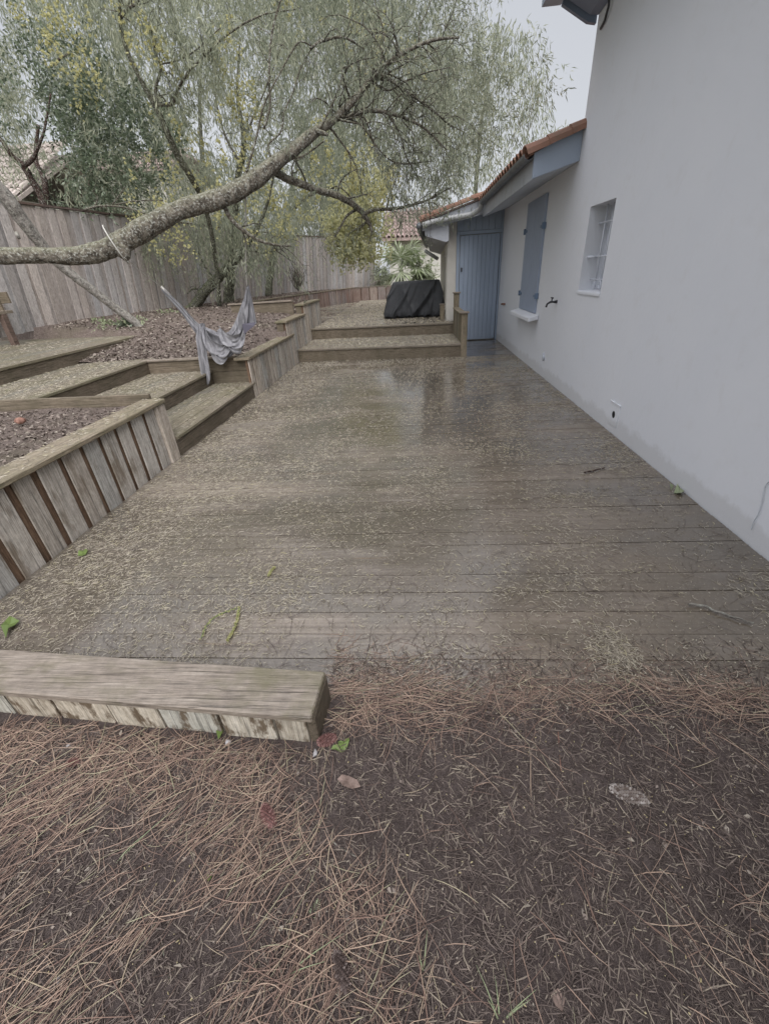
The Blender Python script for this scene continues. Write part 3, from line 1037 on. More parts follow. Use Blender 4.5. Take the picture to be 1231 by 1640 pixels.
# shutters
sy0, sy1, sz0, sz1 = 7.40, 8.49, 0.812, 2.335
for k, (a, b) in enumerate(((sy0, (sy0 + sy1) / 2 - 0.006), ((sy0 + sy1) / 2 + 0.006, sy1))):
    mb = MB()
    n = 5
    for i in range(n):
        u, v = a + (b - a) * i / n + 0.0015, a + (b - a) * (i + 1) / n - 0.0015
        mb.box(WX - 0.030, WX - 0.002, u, v, sz0, sz1)
    s = hb(mb, 'shutter', M['shutter_blue'], bevel=0.003)
    for zz in (sz0 + 0.22, sz1 - 0.40):
        mb = MB()
        e = a if k == 0 else b
        mb.box(WX - 0.044, WX - 0.0315, min(e, e + (0.12 if k == 0 else -0.12)), max(e, e + (0.12 if k == 0 else -0.12)), zz, zz + 0.035)
        mb.box(WX - 0.055, WX - 0.003, e - 0.045 if k == 0 else e + 0.003, e - 0.003 if k == 0 else e + 0.045, zz - 0.02, zz + 0.06)
        hb(mb, 'hinge', M['dark_blue'], s, bevel=0.003)
mb = MB()
mb.prism([(WX - 0.15, 7.22, 0.705), (WX - 0.003, 7.22, 0.735), (WX - 0.003, 7.22, 0.808), (WX - 0.15, 7.22, 0.765)], (0, 1.40, 0))
hb(mb, 'shutter_sill', M['stucco'], bevel=0.008)

# box eave of the low part, gutter, verge
EX, EY0, EY1 = 1.42, 6.27, 10.25
mb = MB()
mb.prism([(EX, EY0, 2.35), (EX + 0.03, EY0, 2.352), (EX + 0.03, EY0, 2.55), (EX, EY0, 2.55)], (0, EY1 - EY0, 0))
hb(mb, 'fascia', M['fascia'])
mb = MB()
mb.prism([(EX + 0.032, EY0, 2.356), (WX - 0.003, EY0, 2.475), (WX - 0.003, EY0, 2.49), (EX + 0.032, EY0, 2.37)], (0, EY1 - EY0, 0))
hb(mb, 'soffit', M['soffit'])
mb = MB()
mb.prism([(EX - 0.01, EY0 - 0.03, 2.35), (WX - 0.003, EY0 - 0.03, 2.478), (WX - 0.003, EY0 - 0.03, 2.77), (EX - 0.01, EY0 - 0.03, 2.58)], (0, 0.028, 0))
hb(mb, 'barge_board', M['barge_blue'])
# gutter: half pipe
mb = MB()
a = np.linspace(math.pi, 2 * math.pi, 9)
prof = [(EX - 0.065 + 0.062 * math.cos(t), 2.58 + 0.062 * math.sin(t)) for t in a]
inner = [(EX - 0.065 + 0.055 * math.cos(t), 2.58 + 0.055 * math.sin(t)) for t in a[::-1]]
mb.prism([(x, EY0 - 0.02, z) for x, z in prof + inner], (0, 3.72, 0))
gut = hb(mb, 'gutter', M['zinc'])


def barrel(mb, p0, p1, r0, r1, up=(0, 0, 1), n=7, th=0.014):
    """one canal tile: half barrel from p0 to p1"""
    p0, p1 = np.array(p0, float), np.array(p1, float)
    t = unit(p1 - p0)
    s = unit(np.cross(t, up))
    u = np.cross(s, t)
    rows = []
    for p, r in ((p0, r0), (p1, r1)):
        o = [p + s * r * math.cos(a) + u * r * math.sin(a) for a in np.linspace(0, math.pi, n)]
        i = [p + s * (r - th) * math.cos(a) + u * (r - th) * math.sin(a) for a in np.linspace(math.pi, 0, n)]
        rows.append(o + i)
    k = 2 * n
    V = rows[0] + rows[1]
    F = [(j, (j + 1) % k, k + (j + 1) % k, k + j) for j in range(k)]
    F += [tuple(range(k))[::-1], tuple(range(k, 2 * k))]
    mb.add(V, F)


SL = 0.31
mb = MB()
mb.prism([(EX - 0.05, EY0 - 0.02, 2.585), (6.2, EY0 - 0.02, 2.585 + SL * (6.2 - EX + 0.05)), (6.2, EY0 - 0.02, 2.56 + SL * (6.2 - EX + 0.05)), (EX - 0.05, EY0 - 0.02, 2.56)], (0, 4.6, 0))
roof = hb(mb, 'roof', M['tile'])
mb = MB()
y = EY0 + 0.12
while y < 10.8:
    for k in range(2):
        x0 = EX - 0.09 + 0.36 * k
        barrel(mb, (x0, y, 2.595 + SL * (x0 - EX + 0.05) + 0.01), (x0 + 0.40, y, 2.60 + SL * (x0 + 0.45 - EX)), 0.085, 0.072)
    y += 0.19
hb(mb, 'roof_tile', M['tile'], roof, smooth=False)
mb = MB()
for k in range(3):
    x0 = EX - 0.10 + 0.235 * k
    barrel(mb, (x0, EY0 - 0.02, 2.575 + SL * (x0 - EX) + 0.012), (x0 + 0.27, EY0 - 0.02, 2.565 + SL * (x0 + 0.27 - EX) + 0.02), 0.105, 0.092)
hb(mb, 'verge_tile', M['tile'], roof)

# eave end of the tall part
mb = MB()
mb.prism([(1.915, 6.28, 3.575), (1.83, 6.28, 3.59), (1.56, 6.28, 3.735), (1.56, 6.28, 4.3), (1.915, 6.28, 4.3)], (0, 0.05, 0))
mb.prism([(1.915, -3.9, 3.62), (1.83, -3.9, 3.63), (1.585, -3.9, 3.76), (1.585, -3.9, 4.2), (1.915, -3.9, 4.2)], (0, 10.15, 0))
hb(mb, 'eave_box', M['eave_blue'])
mb = MB()
mb.box(1.36, 1.545, -3.9, 6.30, 3.735, 3.95)
hb(mb, 'eave_gutter', M['barge_blue'])
mb = MB()
mb.prism([(1.30, -3.9, 3.99), (6, -3.9, 5.4), (6, -3.9, 5.46), (1.30, -3.9, 4.05)], (0, 10.3, 0))
hb(mb, 'upper_roof', M['tile'])
mb = MB()
mb.tube([at_x(976, -20, WX - 0.03), at_x(974, 10, WX - 0.03), at_x(968, 32, WX - 0.02), at_x(961, 46, WX - 0.012)], 0.011, 6)
hb(mb, 'eave_dark_line', M['dark_metal'], smooth=True)  # thin dark line down the wall from the eave

# door in the end wall
DY = 10.70
mb = MB()
mb.quad((0.74, DY + 0.06, -0.1), (1.94, DY + 0.06, -0.1), (1.94, DY + 0.06, 2.62), (0.74, DY + 0.06, 2.62))
hb(mb, 'end_wall', M['cream'])
mb = MB()
n = 9
for i in range(n):
    a, b = 1.03 + 0.835 * i / n + 0.0015, 1.03 + 0.835 * (i + 1) / n - 0.0015
    mb.box(a, b, DY, DY + 0.04, 0.02, 2.085)
door = hb(mb, 'door', M['door_blue'], bevel=0.003)
mb = MB()
mb.box(1.055, 1.085, DY - 0.03, DY - 0.002, 1.42, 1.50)
hb(mb, 'handle', M['dark_metal'], door)
mb = MB()
mb.box(0.955, 1.018, DY - 0.01, DY + 0.05, 0.0, 2.16)
mb.box(1.878, 1.915, DY - 0.01, DY + 0.05, 0.0, 2.50)
mb.box(1.022, 1.874, DY - 0.01, DY + 0.05, 2.10, 2.16)
hb(mb, 'door_frame', M['door_blue'])
mb = MB()
n = 7
for i in range(n):
    a, b = 0.96 + 0.915 * i / n + 0.003, 0.96 + 0.915 * (i + 1) / n - 0.003
    mb.box(a, b, DY, DY + 0.045, 2.165, 2.56)
hb(mb, 'door_boarding', M['door_blue'])
mb = MB()
mb.box(0.755, 0.95, DY - 0.015, DY + 0.05, -0.05, 2.45)
hb(mb, 'corner_post', M['cream'])
# side wall of the lean-to with its horizontal siding, running back
A = np.array([0.752, DY])
B = np.array([1.10, 19.0])
mb = MB()
dirv = unit(B - A)
mb.quad((A[0], A[1], -0.1), (A[0], A[1], 2.45), (B[0], B[1], 2.45), (B[0], B[1], -0.1))
nsl = 26
lo = A + dirv * 0.9
for i in range(nsl):
    z = 0.62 + i * 0.062
    hi = lo + dirv * 2.6
    mb.hexa([(lo[0] - 0.022, lo[1], z), (lo[0] - 0.001, lo[1], z), (hi[0] - 0.001, hi[1], z), (hi[0] - 0.022, hi[1], z)],
            [(lo[0] - 0.010, lo[1], z + 0.055), (lo[0] - 0.001, lo[1], z + 0.055), (hi[0] - 0.001, hi[1], z + 0.055), (hi[0] - 0.010, hi[1], z + 0.055)])
hb(mb, 'side_wall', M['cream'])
# lean-to roof: verge towards the camera, eave on the left
VY = 10.28
V0, V1 = np.array([1.44, VY, 2.66]), np.array([0.20, VY, 2.33])
mb = MB()
bk = np.array([0.40, 8.6, 0.0])
P = [V0 + (0, 0, 0.03), V1 + (0, 0, 0.03), V1, V0]
mb.prism([V0 + np.array([0.9, 0, 0.27]), V1 + np.array([0, 0, 0.03]), V1, V0 + np.array([0.9, 0, 0.24])], bk)
lr = hb(mb, 'lean_to_roof', M['tile_far'])
mb = MB()
n = 5
for k in range(n):
    p = V1 + (V0 - V1) * (k / n)
    q = V1 + (V0 - V1) * ((k + 1.12) / n)
    barrel(mb, p + (0, 0, 0.05), q + (0, 0, 0.045), 0.075, 0.065)
for j in range(1, 44):
    o = bk * (j / 44.0)
    barrel(mb, V1 + o + (-0.03, 0, 0.04), V1 + o + (V0 - V1) * 0.3 + (0, 0, 0.04), 0.08, 0.07)
hb(mb, 'verge_tile', M['tile'], lr)
mb = MB()
mb.prism([V0 + (0, 0.02, -0.01), V1 + (0.02, 0.02, -0.01), V1 + (0.02, 0.02, -0.14), V0 + (0, 0.02, -0.26)], (0, 0.025, 0))
hb(mb, 'lean_to_barge_board', M['fascia'])
mb = MB()
u0, u1 = V1 + np.array([0.06, 0.05, -0.12]), np.array([0.76, VY + 0.05, 2.42])
mb.prism([u0, u1, u1 + (0, 0, -0.42), np.array([0.70, VY + 0.05, 1.98]), u0 + (0.02, 0, -0.1)], bk * 0.98)
hb(mb, 'lean_to_soffit', M['fascia'])
mb = MB()
g0 = V1 + np.array([-0.04, -0.02, -0.05])
mb.tube([g0, g0 + bk], 0.065, 10)
hb(mb, 'lean_to_gutter', M['zinc'], smooth=True)
# downpipe from the main gutter along the barge to the low gutter
mb = MB()
pts = spline([(EX - 0.06, 9.93, 2.50), (EX - 0.06, 9.98, 2.38), (EX - 0.12, 10.05, 2.27), (EX - 0.30, 10.2, 2.20), (0.70, 10.22, 2.24), (0.30, 10.22, 2.285), (0.17, 10.25, 2.30)], 6)
pts = spline([at_y(771, 322, 9.95), at_y(770, 331, 10.0), at_y(764, 338, 10.1), at_y(752, 344, 10.2), at_y(725, 349, 10.22), at_y(695, 355, 10.22), at_y(676, 361, 10.22)], 6)
mb.tube(pts, 0.05, 10)
hb(mb, 'downpipe', M['pale_zinc'], smooth=True)
mb = MB()
mb.tube([at_y(681, 402, 17.5), at_y(690, 408, 17.3), at_y(700, 414, 17.0)], 0.06, 8)
hb(mb, 'eave_bracket', M['pale_zinc'], smooth=True)
# air vent near the ground: plate with round hole
vy, vz = 4.13, 0.175
mb = MB()
a = np.linspace(0, 2 * math.pi, 25)[:-1]
circ = [(WX - 0.006, vy + 0.035 * math.cos(t), vz + 0.035 * math.sin(t)) for t in a]
sq = []
for t in a:
    c2, s2 = math.cos(t), math.sin(t)
    k = 0.10 / max(abs(c2), abs(s2))
    sq.append((WX - 0.006, vy + k * c2, vz + k * s2))
V = circ + sq + [(WX + 0.03, p[1], p[2]) for p in circ] + [(WX + 0.0, p[1], p[2]) for p in sq]
F = []
for i in range(24):
    j = (i + 1) % 24
    F += [(i, 24 + i, 24 + j, j), (i, j, 48 + j, 48 + i), (24 + i, 72 + i, 72 + j, 24 + j)]
mb.add(V, F)
vent = hb(mb, 'air_vent', M['stucco'])
mb = MB()
mb.add([(WX - 0.003, p[1], p[2]) for p in circ], [tuple(range(24))])
hb(mb, 'vent_hole', M['hole'], vent)
mb = MB()
mb.box(WX - 0.012, WX - 0.004, vy - 0.11, vy + 0.11, vz + 0.103, vz + 0.115)
hb(mb, 'vent_lip', M['stucco'], vent)
# garden tap
t0 = np.array([WX, 6.40, 1.03])
tap = MB()
tap.tube([t0, t0 + (-0.05, 0, 0), t0 + (-0.09, 0, -0.0), t0 + (-0.125, 0, -0.02), t0 + (-0.135, 0, -0.06)], [0.022, 0.012, 0.014, 0.012, 0.013], 8)
tap.tube([t0 + (-0.07, 0, 0.0), t0 + (-0.07, 0, 0.045)], 0.008, 6)
tap.tube([t0 + (-0.07, -0.045, 0.05), t0 + (-0.07, 0.045, 0.05)], 0.009, 6)
hb(tap, 'garden_tap', M['dark_metal'], smooth=True)
mb = MB()
mb.tube([at_x(870, 566, WX - 0.01), at_x(870, 577, WX - 0.01)], 0.022, 8)
hb(mb, 'pipe_stub', M['soffit'], smooth=True)
mb = MB()
mb.tube([at_x(808, 487, WX - 0.01), at_x(803, 487, WX - 0.05)], 0.02, 8)
hb(mb, 'wall_peg', M['shard'], smooth=True)
mb = MB()
mb.tube(spline([at_x(q[0], q[1], WX - 0.008) for q in ((1236, 768), (1225, 778), (1220, 800), (1214, 822), (1206, 836), (1202, 848))], 5), 0.0028, 6)
hb(mb, 'wall_cable', M['soffit'], smooth=True)

# ------------------------------------------------------------------ covered barbecue
bb = thing('covered_barbecue', 'barbecue under a black fitted cover standing on the raised deck', 'barbecue', (0.02, 12.1, UZ))
BR = np.random.RandomState(19)
NU, HB = 240, 0.80
rowsT = np.r_[0.0, 0.02, np.linspace(0.05, 0.95, 34), 0.98, 0.995]
folds = [(BR.rand(), BR.uniform(-0.12, 0.12), BR.uniform(0.006, 0.014), BR.uniform(0.010, 0.028) * BR.choice([-1, 1]), BR.uniform(0.1, 0.8), BR.uniform(0.25, 0.6)) for _ in range(34)]
P = []
for t in rowsT:
    hx = np.interp(t, [0, 0.05, 0.15, 0.5, 0.95, 1.0], [0.72, 0.765, 0.775, 0.70, 0.585, 0.565])
    hy = np.interp(t, [0, 0.05, 0.15, 0.5, 0.95, 1.0], [0.36, 0.40, 0.40, 0.35, 0.28, 0.262])
    per = 4 * (hx + hy)
    row = []
    for k in range(NU):
        u = k / NU
        sl = u * per
        if sl < 2 * hx:
            x, yv, nx, ny, uu = -hx + sl, -hy, 0, -1, 0.32 * sl / (2 * hx)
        elif sl < 2 * hx + 2 * hy:
            x, yv, nx, ny, uu = hx, -hy + sl - 2 * hx, 1, 0, 0
        elif sl < 4 * hx + 2 * hy:
            x, yv, nx, ny, uu = hx - (sl - 2 * hx - 2 * hy), hy, 0, 1, 0
        else:
            x, yv, nx, ny, uu = -hx, hy - (sl - 4 * hx - 2 * hy), -1, 0, 0
        dsp = 0.0
        for (u0, slo, w, am, tc2, tw2) in folds:
            q = (u - u0 - slo * (t - 0.5) + 0.5) % 1.0 - 0.5
            dsp += am * math.exp(-(q / w) ** 2) * math.exp(-((t - tc2) / tw2) ** 2)
        if ny == -1:                                     # broad diagonal drape over the front, gathered at the hem
            dg = (x / hx) - (-0.15 + 0.95 * t)
            dsp += 0.05 * math.exp(-(dg / 0.10) ** 2) * (0.4 + t * (1 - t) * 2.4) - 0.045 * math.exp(-((dg - 0.22) / 0.12) ** 2) * (1 - t)
            dg2 = (x / hx) - (-0.75 + 0.5 * t)
            dsp += 0.035 * math.exp(-(dg2 / 0.07) ** 2) * (1 - t) - 0.02 * math.exp(-((dg2 - 0.16) / 0.08) ** 2) * (1 - t)
        dsp += 0.014 * math.sin(41 * u * 6.283) * math.exp(-t / 0.12)
        cx = 0.02 + 0.07 * t
        z = UZ + 0.02 + t * HB + (0.018 * math.sin(17 * u * 6.283) + 0.012 * math.sin(29 * u * 6.283 + 1)) * max(0, 1 - t / 0.08)
        row.append((cx + x + nx * dsp, 12.1 - 0.11 * x + yv + ny * dsp, max(z, UZ + 0.003)))
    P.append(row)
top = np.array(P[-1])
cen = top.mean(0)
for kf in (0.97, 0.6, 0.2):
    P.append([tuple(cen + (p - cen) * np.array([kf, kf, 1]) + np.array([0, 0, 0.006 + 0.012 * (1 - kf) * math.sin(9 * p[0])])) for p in top])
P = np.array(P)
mb = MB()
a, b = P.shape[:2]
F = [(i * b + j, i * b + (j + 1) % b, (i + 1) * b + (j + 1) % b, (i + 1) * b + j) for i in range(a - 1) for j in range(b)]
F.append(tuple((a - 1) * b + j for j in range(b)))
mb.add(P.reshape(-1, 3), F)
cv = mb.build('cover', M['cover'], bb, smooth=True)
mb = MB()
for x, yv in ((-0.62, 11.9), (0.66, 11.78), (-0.62, 12.35), (0.66, 12.25)):
    mb = MB()
    mb.tube([(x, yv, UZ), (x, yv, UZ + 0.08)], 0.03, 8)
    mb.build('leg', M['dark_metal'], bb)

# ------------------------------------------------------------------ fence
FB = [(-8.2, 3.2), (-7.85, 6.2), (-7.42, 9.05), (-6.8, 12.1), (-6.25, 14.7), (-5.6, 17.6), (-4.86, 20.15), (-3.52, 22.2), (-1.9, 23.6)]


def fence_run(pts, lab, hgt=2.0, lean=0.22, z_of=None, fw=0.115):
    t = thing('fence', lab, 'fence', (pts[0][0], pts[0][1], 0.9), 'board fence round the garden')
    mb, mr, mp = MB(), MB(), MB()
    rs = np.random.RandomState(int(pts[0][1] * 10))
    P = spline(pts, 6)
    for (a, b) in zip(P[:-1], P[1:]):
        L = np.linalg.norm(b - a)
        d = (b - a) / L
        nr = np.array([d[1], -d[0]])
        n = max(1, round(L / fw))
        for i in range(n):
            e = 0.022 if i % 2 else 0.0
            p, q = a + d * (L * i / n - e), a + d * (L * (i + 1) / n + e)
            zb = float(soil_h(p[0], p[1])) - 0.06 if z_of is None else z_of
            zt = (0.98 if z_of is None else z_of) + hgt + rs.uniform(-0.012, 0.012)
            o = 0.030 if i % 2 else 0.0
            lv = np.array([lean, 0.0]) + rs.uniform(-0.01, 0.01, 2)
            base = [p - nr * 0.02 + nr * o, q - nr * 0.02 + nr * o, q + nr * o, p + nr * o][::-1]
            mb.hexa([(v[0], v[1], zb) for v in base], [(v[0] + lv[0], v[1] + lv[1], zt) for v in base])
        lv = np.array([lean, 0])
        zt = (0.98 if z_of is None else z_of) + hgt
        slab(mr, a + lv - nr * 0.03, b + lv - nr * 0.03, zt + 0.014, zt + 0.05, 0.085, nr)
    mb.build('board_panel', M['fence'], t)
    mr.build('top_rail', M['fence_dark'], t)
    for p in P[::6]:
        mp = MB()
        zb = float(soil_h(p[0], p[1])) - 0.1
        mp.hexa([(p[0] - 0.13, p[1] - 0.05, zb), (p[0] - 0.05, p[1] - 0.05, zb), (p[0] - 0.05, p[1] + 0.05, zb), (p[0] - 0.13, p[1] + 0.05, zb)],
                [(p[0] - 0.13 + lean, p[1] - 0.05, 2.9), (p[0] - 0.05 + lean, p[1] - 0.05, 2.9), (p[0] - 0.05 + lean, p[1] + 0.05, 2.9), (p[0] - 0.13 + lean, p[1] + 0.05, 2.9)])
        mp.build('post', M['fence_dark'], t)


fence_run(FB[:5], 'tall silvery board fence along the left side behind the leaning bare trunk')
fence_run(FB[4:7], 'pale board fence stretch behind the young trunk and hammock', lean=0.26)
fence_run(FB[6:], 'grey board fence closing the far left end beside the palm', lean=0.2)

# ------------------------------------------------------------------ trees: limbs placed by depth, then twigs and leaves grown on them
def limb_pts(rows, n=8):
    """rows of (px, py, depth Y, thickness px) -> world points and radii"""
    out = []
    for px, py, Y, t in rows:
        r = ray(px, py)
        k = Y / r[1]
        out.append([*(EYE + r * k), 0.46 * t * k * FPX / np.linalg.norm(r)])
    s = spline(out, n)
    return s[:, :3], np.maximum(s[:, 3], 0.002)


TW = np.random.RandomState(77)


def add_limb(mb, rows, n=8, seg=10, rough=0.05, wob=0.0):
    p, r = limb_pts(rows, n)
    if wob:
        p = p + (TW.rand(*p.shape) - 0.5) * wob * r[:, None]
    mb.tube(p, r, seg, rough=rough, rs=TW)
    return p, r


def grow_twigs(mb, p, r, count, length, start=0.2, droop=0.25, depth=2, tips=None, r0=0.45):
    """side twigs on a limb, each a bent tapering tube, with twigs of its own"""
    n = len(p)
    for _ in range(count):
        i = int(n * (start + (1 - start) * TW.rand()))
        i = min(max(i, 0), n - 2)
        t = unit(p[i + 1] - p[i])
        d = unit(unit(TW.randn(3)) * 0.9 + t * 0.7 + np.array([0, 0, 0.15]))
        L = length * (0.45 + 0.8 * TW.rand())
        m = 7
        q = [p[i]]
        step = L / m
        for k in range(m):
            d = unit(d + TW.randn(3) * 0.22 + np.array([0, 0, -droop * k / m]))
            q.append(q[-1] + d * step)
        q = np.array(q)
        rr = np.linspace(min(r[i] * r0, 0.011 * (0.6 + L)), 0.0018, m + 1)
        mb.tube(q, rr, 5)
        if tips is not None:
            tips.append(q)
        if depth > 1:
            grow_twigs(mb, q, rr, 3, length * 0.55, 0.15, droop * 1.3, depth - 1, tips, 0.7)


def leaf_cloud(base, dirs, L, Wd, rs, curl=0.15):
    """diamond leaves from base along dirs; returns 4 points each"""
    n = len(base)
    side = unit(np.cross(dirs, unit(rs.randn(n, 3))))
    nrm = np.cross(side, dirs)
    L = L[:, None]
    Wd = Wd[:, None]
    mid = base + dirs * L * 0.45 + nrm * L * curl * 0.4
    V = np.stack([base, mid + side * Wd * 0.5, base + dirs * L - nrm * L * curl * 0.2, mid - side * Wd * 0.5], 1)
    return V.reshape(-1, 3)


def sprays(centers, per, span, L, Wd, rs, droop=0.9, spread=0.5, sd=None):
    """each centre carries a hanging strand of leaves"""
    n = len(centers)
    d = unit(rs.randn(n, 3) * spread + np.array([0, 0, -droop])) if sd is None else sd
    t = rs.rand(n, per)
    base = centers[:, None] + d[:, None] * (t * span * (0.6 + 0.8 * rs.rand(n, 1)))[..., None] + rs.randn(n, per, 3) * span * 0.10
    base[..., 2] -= 0.15 * span * t * t
    dirs = unit(d[:, None] * 0.7 + rs.randn(n, per, 3) * 0.45 * (0.4 + spread) + np.array([0, 0, -droop * 0.5]))
    m = n * per
    return leaf_cloud(base.reshape(m, 3), dirs.reshape(m, 3), L * (0.65 + 0.7 * rs.rand(m)), Wd * (0.7 + 0.6 * rs.rand(m)), rs)


def poly_interp(v, pts):
    a = np.array(pts, float)
    return np.interp(v, a[:, 0], a[:, 1])


GAPS = [(282, 108, 38, 26, 0.97), (338, 208, 38, 26, 0.95), (60, 195, 36, 26, 0.95), (374, 78, 12, 34, 0.9), (490, 118, 24, 22, 0.85), (505, 50, 30, 30, 0.4),
        (520, 165, 22, 26, 0.7), (420, 130, 20, 24, 0.6), (50, 60, 18, 20, 0.6), (300, 15, 30, 14, 0.7), (545, 20, 30, 18, 0.6), (640, 300, 60, 40, 0.7), (720, 25, 40, 30, 0.6),
        (15, 240, 20, 14, 0.7), (235, 258, 26, 12, 0.9), (20, 285, 45, 22, 0.95), (330, 195, 22, 20, 0.7), (600, 330, 26, 18, 0.5)]


def thin(px, py, rs):
    k = np.ones_like(px)
    for gx, gy, rx, ry, a in GAPS:
        k *= 1 - a * np.exp(-(((px - gx) / rx) ** 2 + ((py - gy) / ry) ** 2) ** 1.5)
    return k


def clumpy(P, f, seed):
    """0..1 clump density in world space"""
    v = vnoise(P[:, 0] * f + P[:, 2] * 0.7 * f, P[:, 1] * f - P[:, 2] * f, seed)
    return np.clip(0.5 + 0.55 * v, 0, 1)


def fill(n, xr, yr, Yr, inside, seed, f=0.9, gap=True, hard=0.35):
    rs = np.random.RandomState(seed)
    px = rs.uniform(*xr, n)
    py = rs.uniform(*yr, n)
    Y = rs.uniform(*Yr, n)
    k = inside(px, py).astype(float)
    if gap:
        k = k * thin(px, py, rs)
    r = np.stack([px - PCX, py - PCY, np.full(n, FPX)], 1) @ CAM_ROWS.T
    P = EYE + r * (Y / r[:, 1])[:, None]
    k = k * np.clip((clumpy(P, f, seed) - hard) / 0.3, 0.04, 1)
    keep = rs.rand(n) < k
    return P[keep], px[keep], py[keep]


# --- the big leaning limb that crosses the picture
tree = thing('leaning_tree', 'big lichened tree whose heavy limb leans across from the left with a roped crook', 'tree', (-6.2, 4.6, 0.5), 'mimosa trees')
MAIN = [(-900, 640, 4.15, 44), (-640, 520, 4.3, 42), (-330, 440, 4.45, 40), (-150, 412, 4.55, 38), (-60, 408, 4.62, 36), (0, 410, 4.7, 36), (60, 409, 4.8, 36), (120, 410, 4.9, 38), (160, 403, 5.0, 41), (195, 388, 5.1, 46), (240, 362, 5.2, 43), (290, 336, 5.35, 39), (340, 322, 5.5, 37), (375, 308, 5.6, 39), (410, 286, 5.75, 35), (440, 262, 5.85, 30), (470, 240, 6.0, 27), (500, 215, 6.2, 22), (530, 195, 6.4, 18), (555, 172, 6.5, 16), (575, 150, 6.6, 14), (600, 120, 6.7, 12), (640, 88, 6.8, 10), (690, 65, 6.95, 8), (735, 60, 7.1, 4)]
mb = MB()
p, r = limb_pts(MAIN, 14)
n = len(p)
ss = np.cumsum(np.r_[0, np.linalg.norm(np.diff(p, axis=0), axis=1)])
r = r * (1 + 0.05 * np.sin(ss * 9) + 0.035 * np.sin(ss * 23 + 1))
mb.tube(p, r, 26, rough=0.035, rs=TW)
mb.tube([at_y(192, 392, 5.08), at_y(198, 404, 5.05), at_y(203, 414, 5.02)], [0.10, 0.075, 0.035], 12, rough=0.08, rs=TW)
mb.tube([at_y(505, 210, 6.2), at_y(520, 214, 6.15), at_y(525, 216, 6.13)], [0.03, 0.022, 0.012], 8)
trunk = mb.build('trunk', M['bark_main'], tree, smooth=True)
LIMBS = [
    [(436, 272, 5.9, 18), (455, 284, 6.05, 16), (475, 292, 6.2, 15), (510, 305, 6.5, 14), (545, 315, 6.8, 13), (575, 335, 7.0, 12), (588, 352, 7.1, 9), (596, 372, 7.15, 5)],
    [(584, 342, 7.05, 8), (600, 336, 7.1, 7), (640, 333, 7.3, 6), (680, 322, 7.5, 4), (722, 300, 7.7, 2.5)],
    [(573, 334, 7.0, 6), (556, 345, 6.95, 5), (546, 362, 6.9, 4), (536, 380, 6.85, 2.5)],
    [(360, 333, 5.55, 10), (370, 350, 5.6, 9), (388, 368, 5.65, 8), (415, 385, 5.75, 7), (440, 392, 5.85, 5), (466, 394, 5.95, 3)],
    [(540, 190, 6.45, 11), (570, 182, 6.6, 10), (600, 177, 6.75, 9), (645, 188, 7.0, 7), (680, 206, 7.15, 5), (715, 240, 7.3, 3)],
    [(594, 124, 6.95, 8), (615, 122, 7.0, 7.5), (650, 146, 7.2, 6), (690, 175, 7.4, 5), (725, 205, 7.6, 3)],
    [(594, 128, 6.9, 4), (620, 145, 7, 4), (650, 130, 7.15, 3.5), (680, 117, 7.3, 3), (720, 108, 7.5, 2)],
    [(388, 292, 5.65, 6), (400, 258, 5.7, 5.5), (412, 215, 5.8, 5), (424, 165, 5.9, 4.5), (455, 105, 6.1, 4), (478, 68, 6.2, 4), (500, 74, 6.25, 3)],
    [(497, 78, 6.2, 6), (515, 66, 6.3, 7), (550, 60, 6.45, 6), (582, 78, 6.6, 3)],
    [(423, 206, 6.2, 6), (432, 170, 6.25, 6), (431, 110, 6.3, 5.5), (436, 50, 6.35, 5), (452, -10, 6.4, 4.5), (470, -80, 6.5, 3)],
    [(433, 252, 5.8, 5), (430, 232, 5.85, 4.5), (450, 210, 5.95, 4), (455, 180, 6.0, 4), (470, 145, 6.1, 3.5), (482, 105, 6.2, 3)],
    [(512, 208, 6.2, 5), (535, 160, 6.3, 4), (552, 115, 6.4, 3.5), (572, 98, 6.5, 3), (600, 92, 6.6, 2)],
    [(455, 252, 5.95, 6), (480, 252, 6.0, 5), (500, 240, 6.05, 4), (520, 225, 6.0, 3)],
    [(590, 140, 6.85, 4), (610, 95, 6.95, 4), (614, 50, 7.05, 3.5), (600, 0, 7.1, 3), (605, -60, 7.2, 2)],
    [(575, 185, 6.6, 5), (590, 215, 6.7, 4), (612, 245, 6.8, 3.5), (640, 262, 6.9, 3), (690, 258, 7.1, 2)],
    [(620, 180, 6.85, 5), (640, 215, 6.95, 4), (650, 250, 7, 3), (672, 290, 7.1, 2)],
]
tips = []
for k, rows in enumerate(LIMBS):
    mb = MB()
    p, r = add_limb(mb, rows, 8, 9, 0.06, 0.25)
    tips.append(p)
    mb.build('limb', M['bark_main'] if rows[0][3] > 9 else M['bark_twig'], tree, smooth=True)
mb = MB()
for k, cnt, ln in ((0, 12, 0.55), (1, 16, 0.55), (2, 6, 0.35), (3, 8, 0.4), (4, 22, 0.7), (5, 18, 0.7), (6, 8, 0.5), (7, 6, 0.4), (8, 8, 0.45), (9, 7, 0.4), (10, 5, 0.35), (11, 7, 0.5), (13, 8, 0.5), (14, 18, 0.6), (15, 14, 0.55)):
    p, r = limb_pts(LIMBS[k], 8)
    grow_twigs(mb, p, r, cnt, ln, 0.25, 0.35, 2, tips)
p, r = limb_pts(MAIN[-9:], 8)
grow_twigs(mb, p, r, 30, 0.8, 0.2, 0.3, 2, tips)
tag(mb.build('twig', M['bark_twig'], tree, smooth=True), kind='stuff')
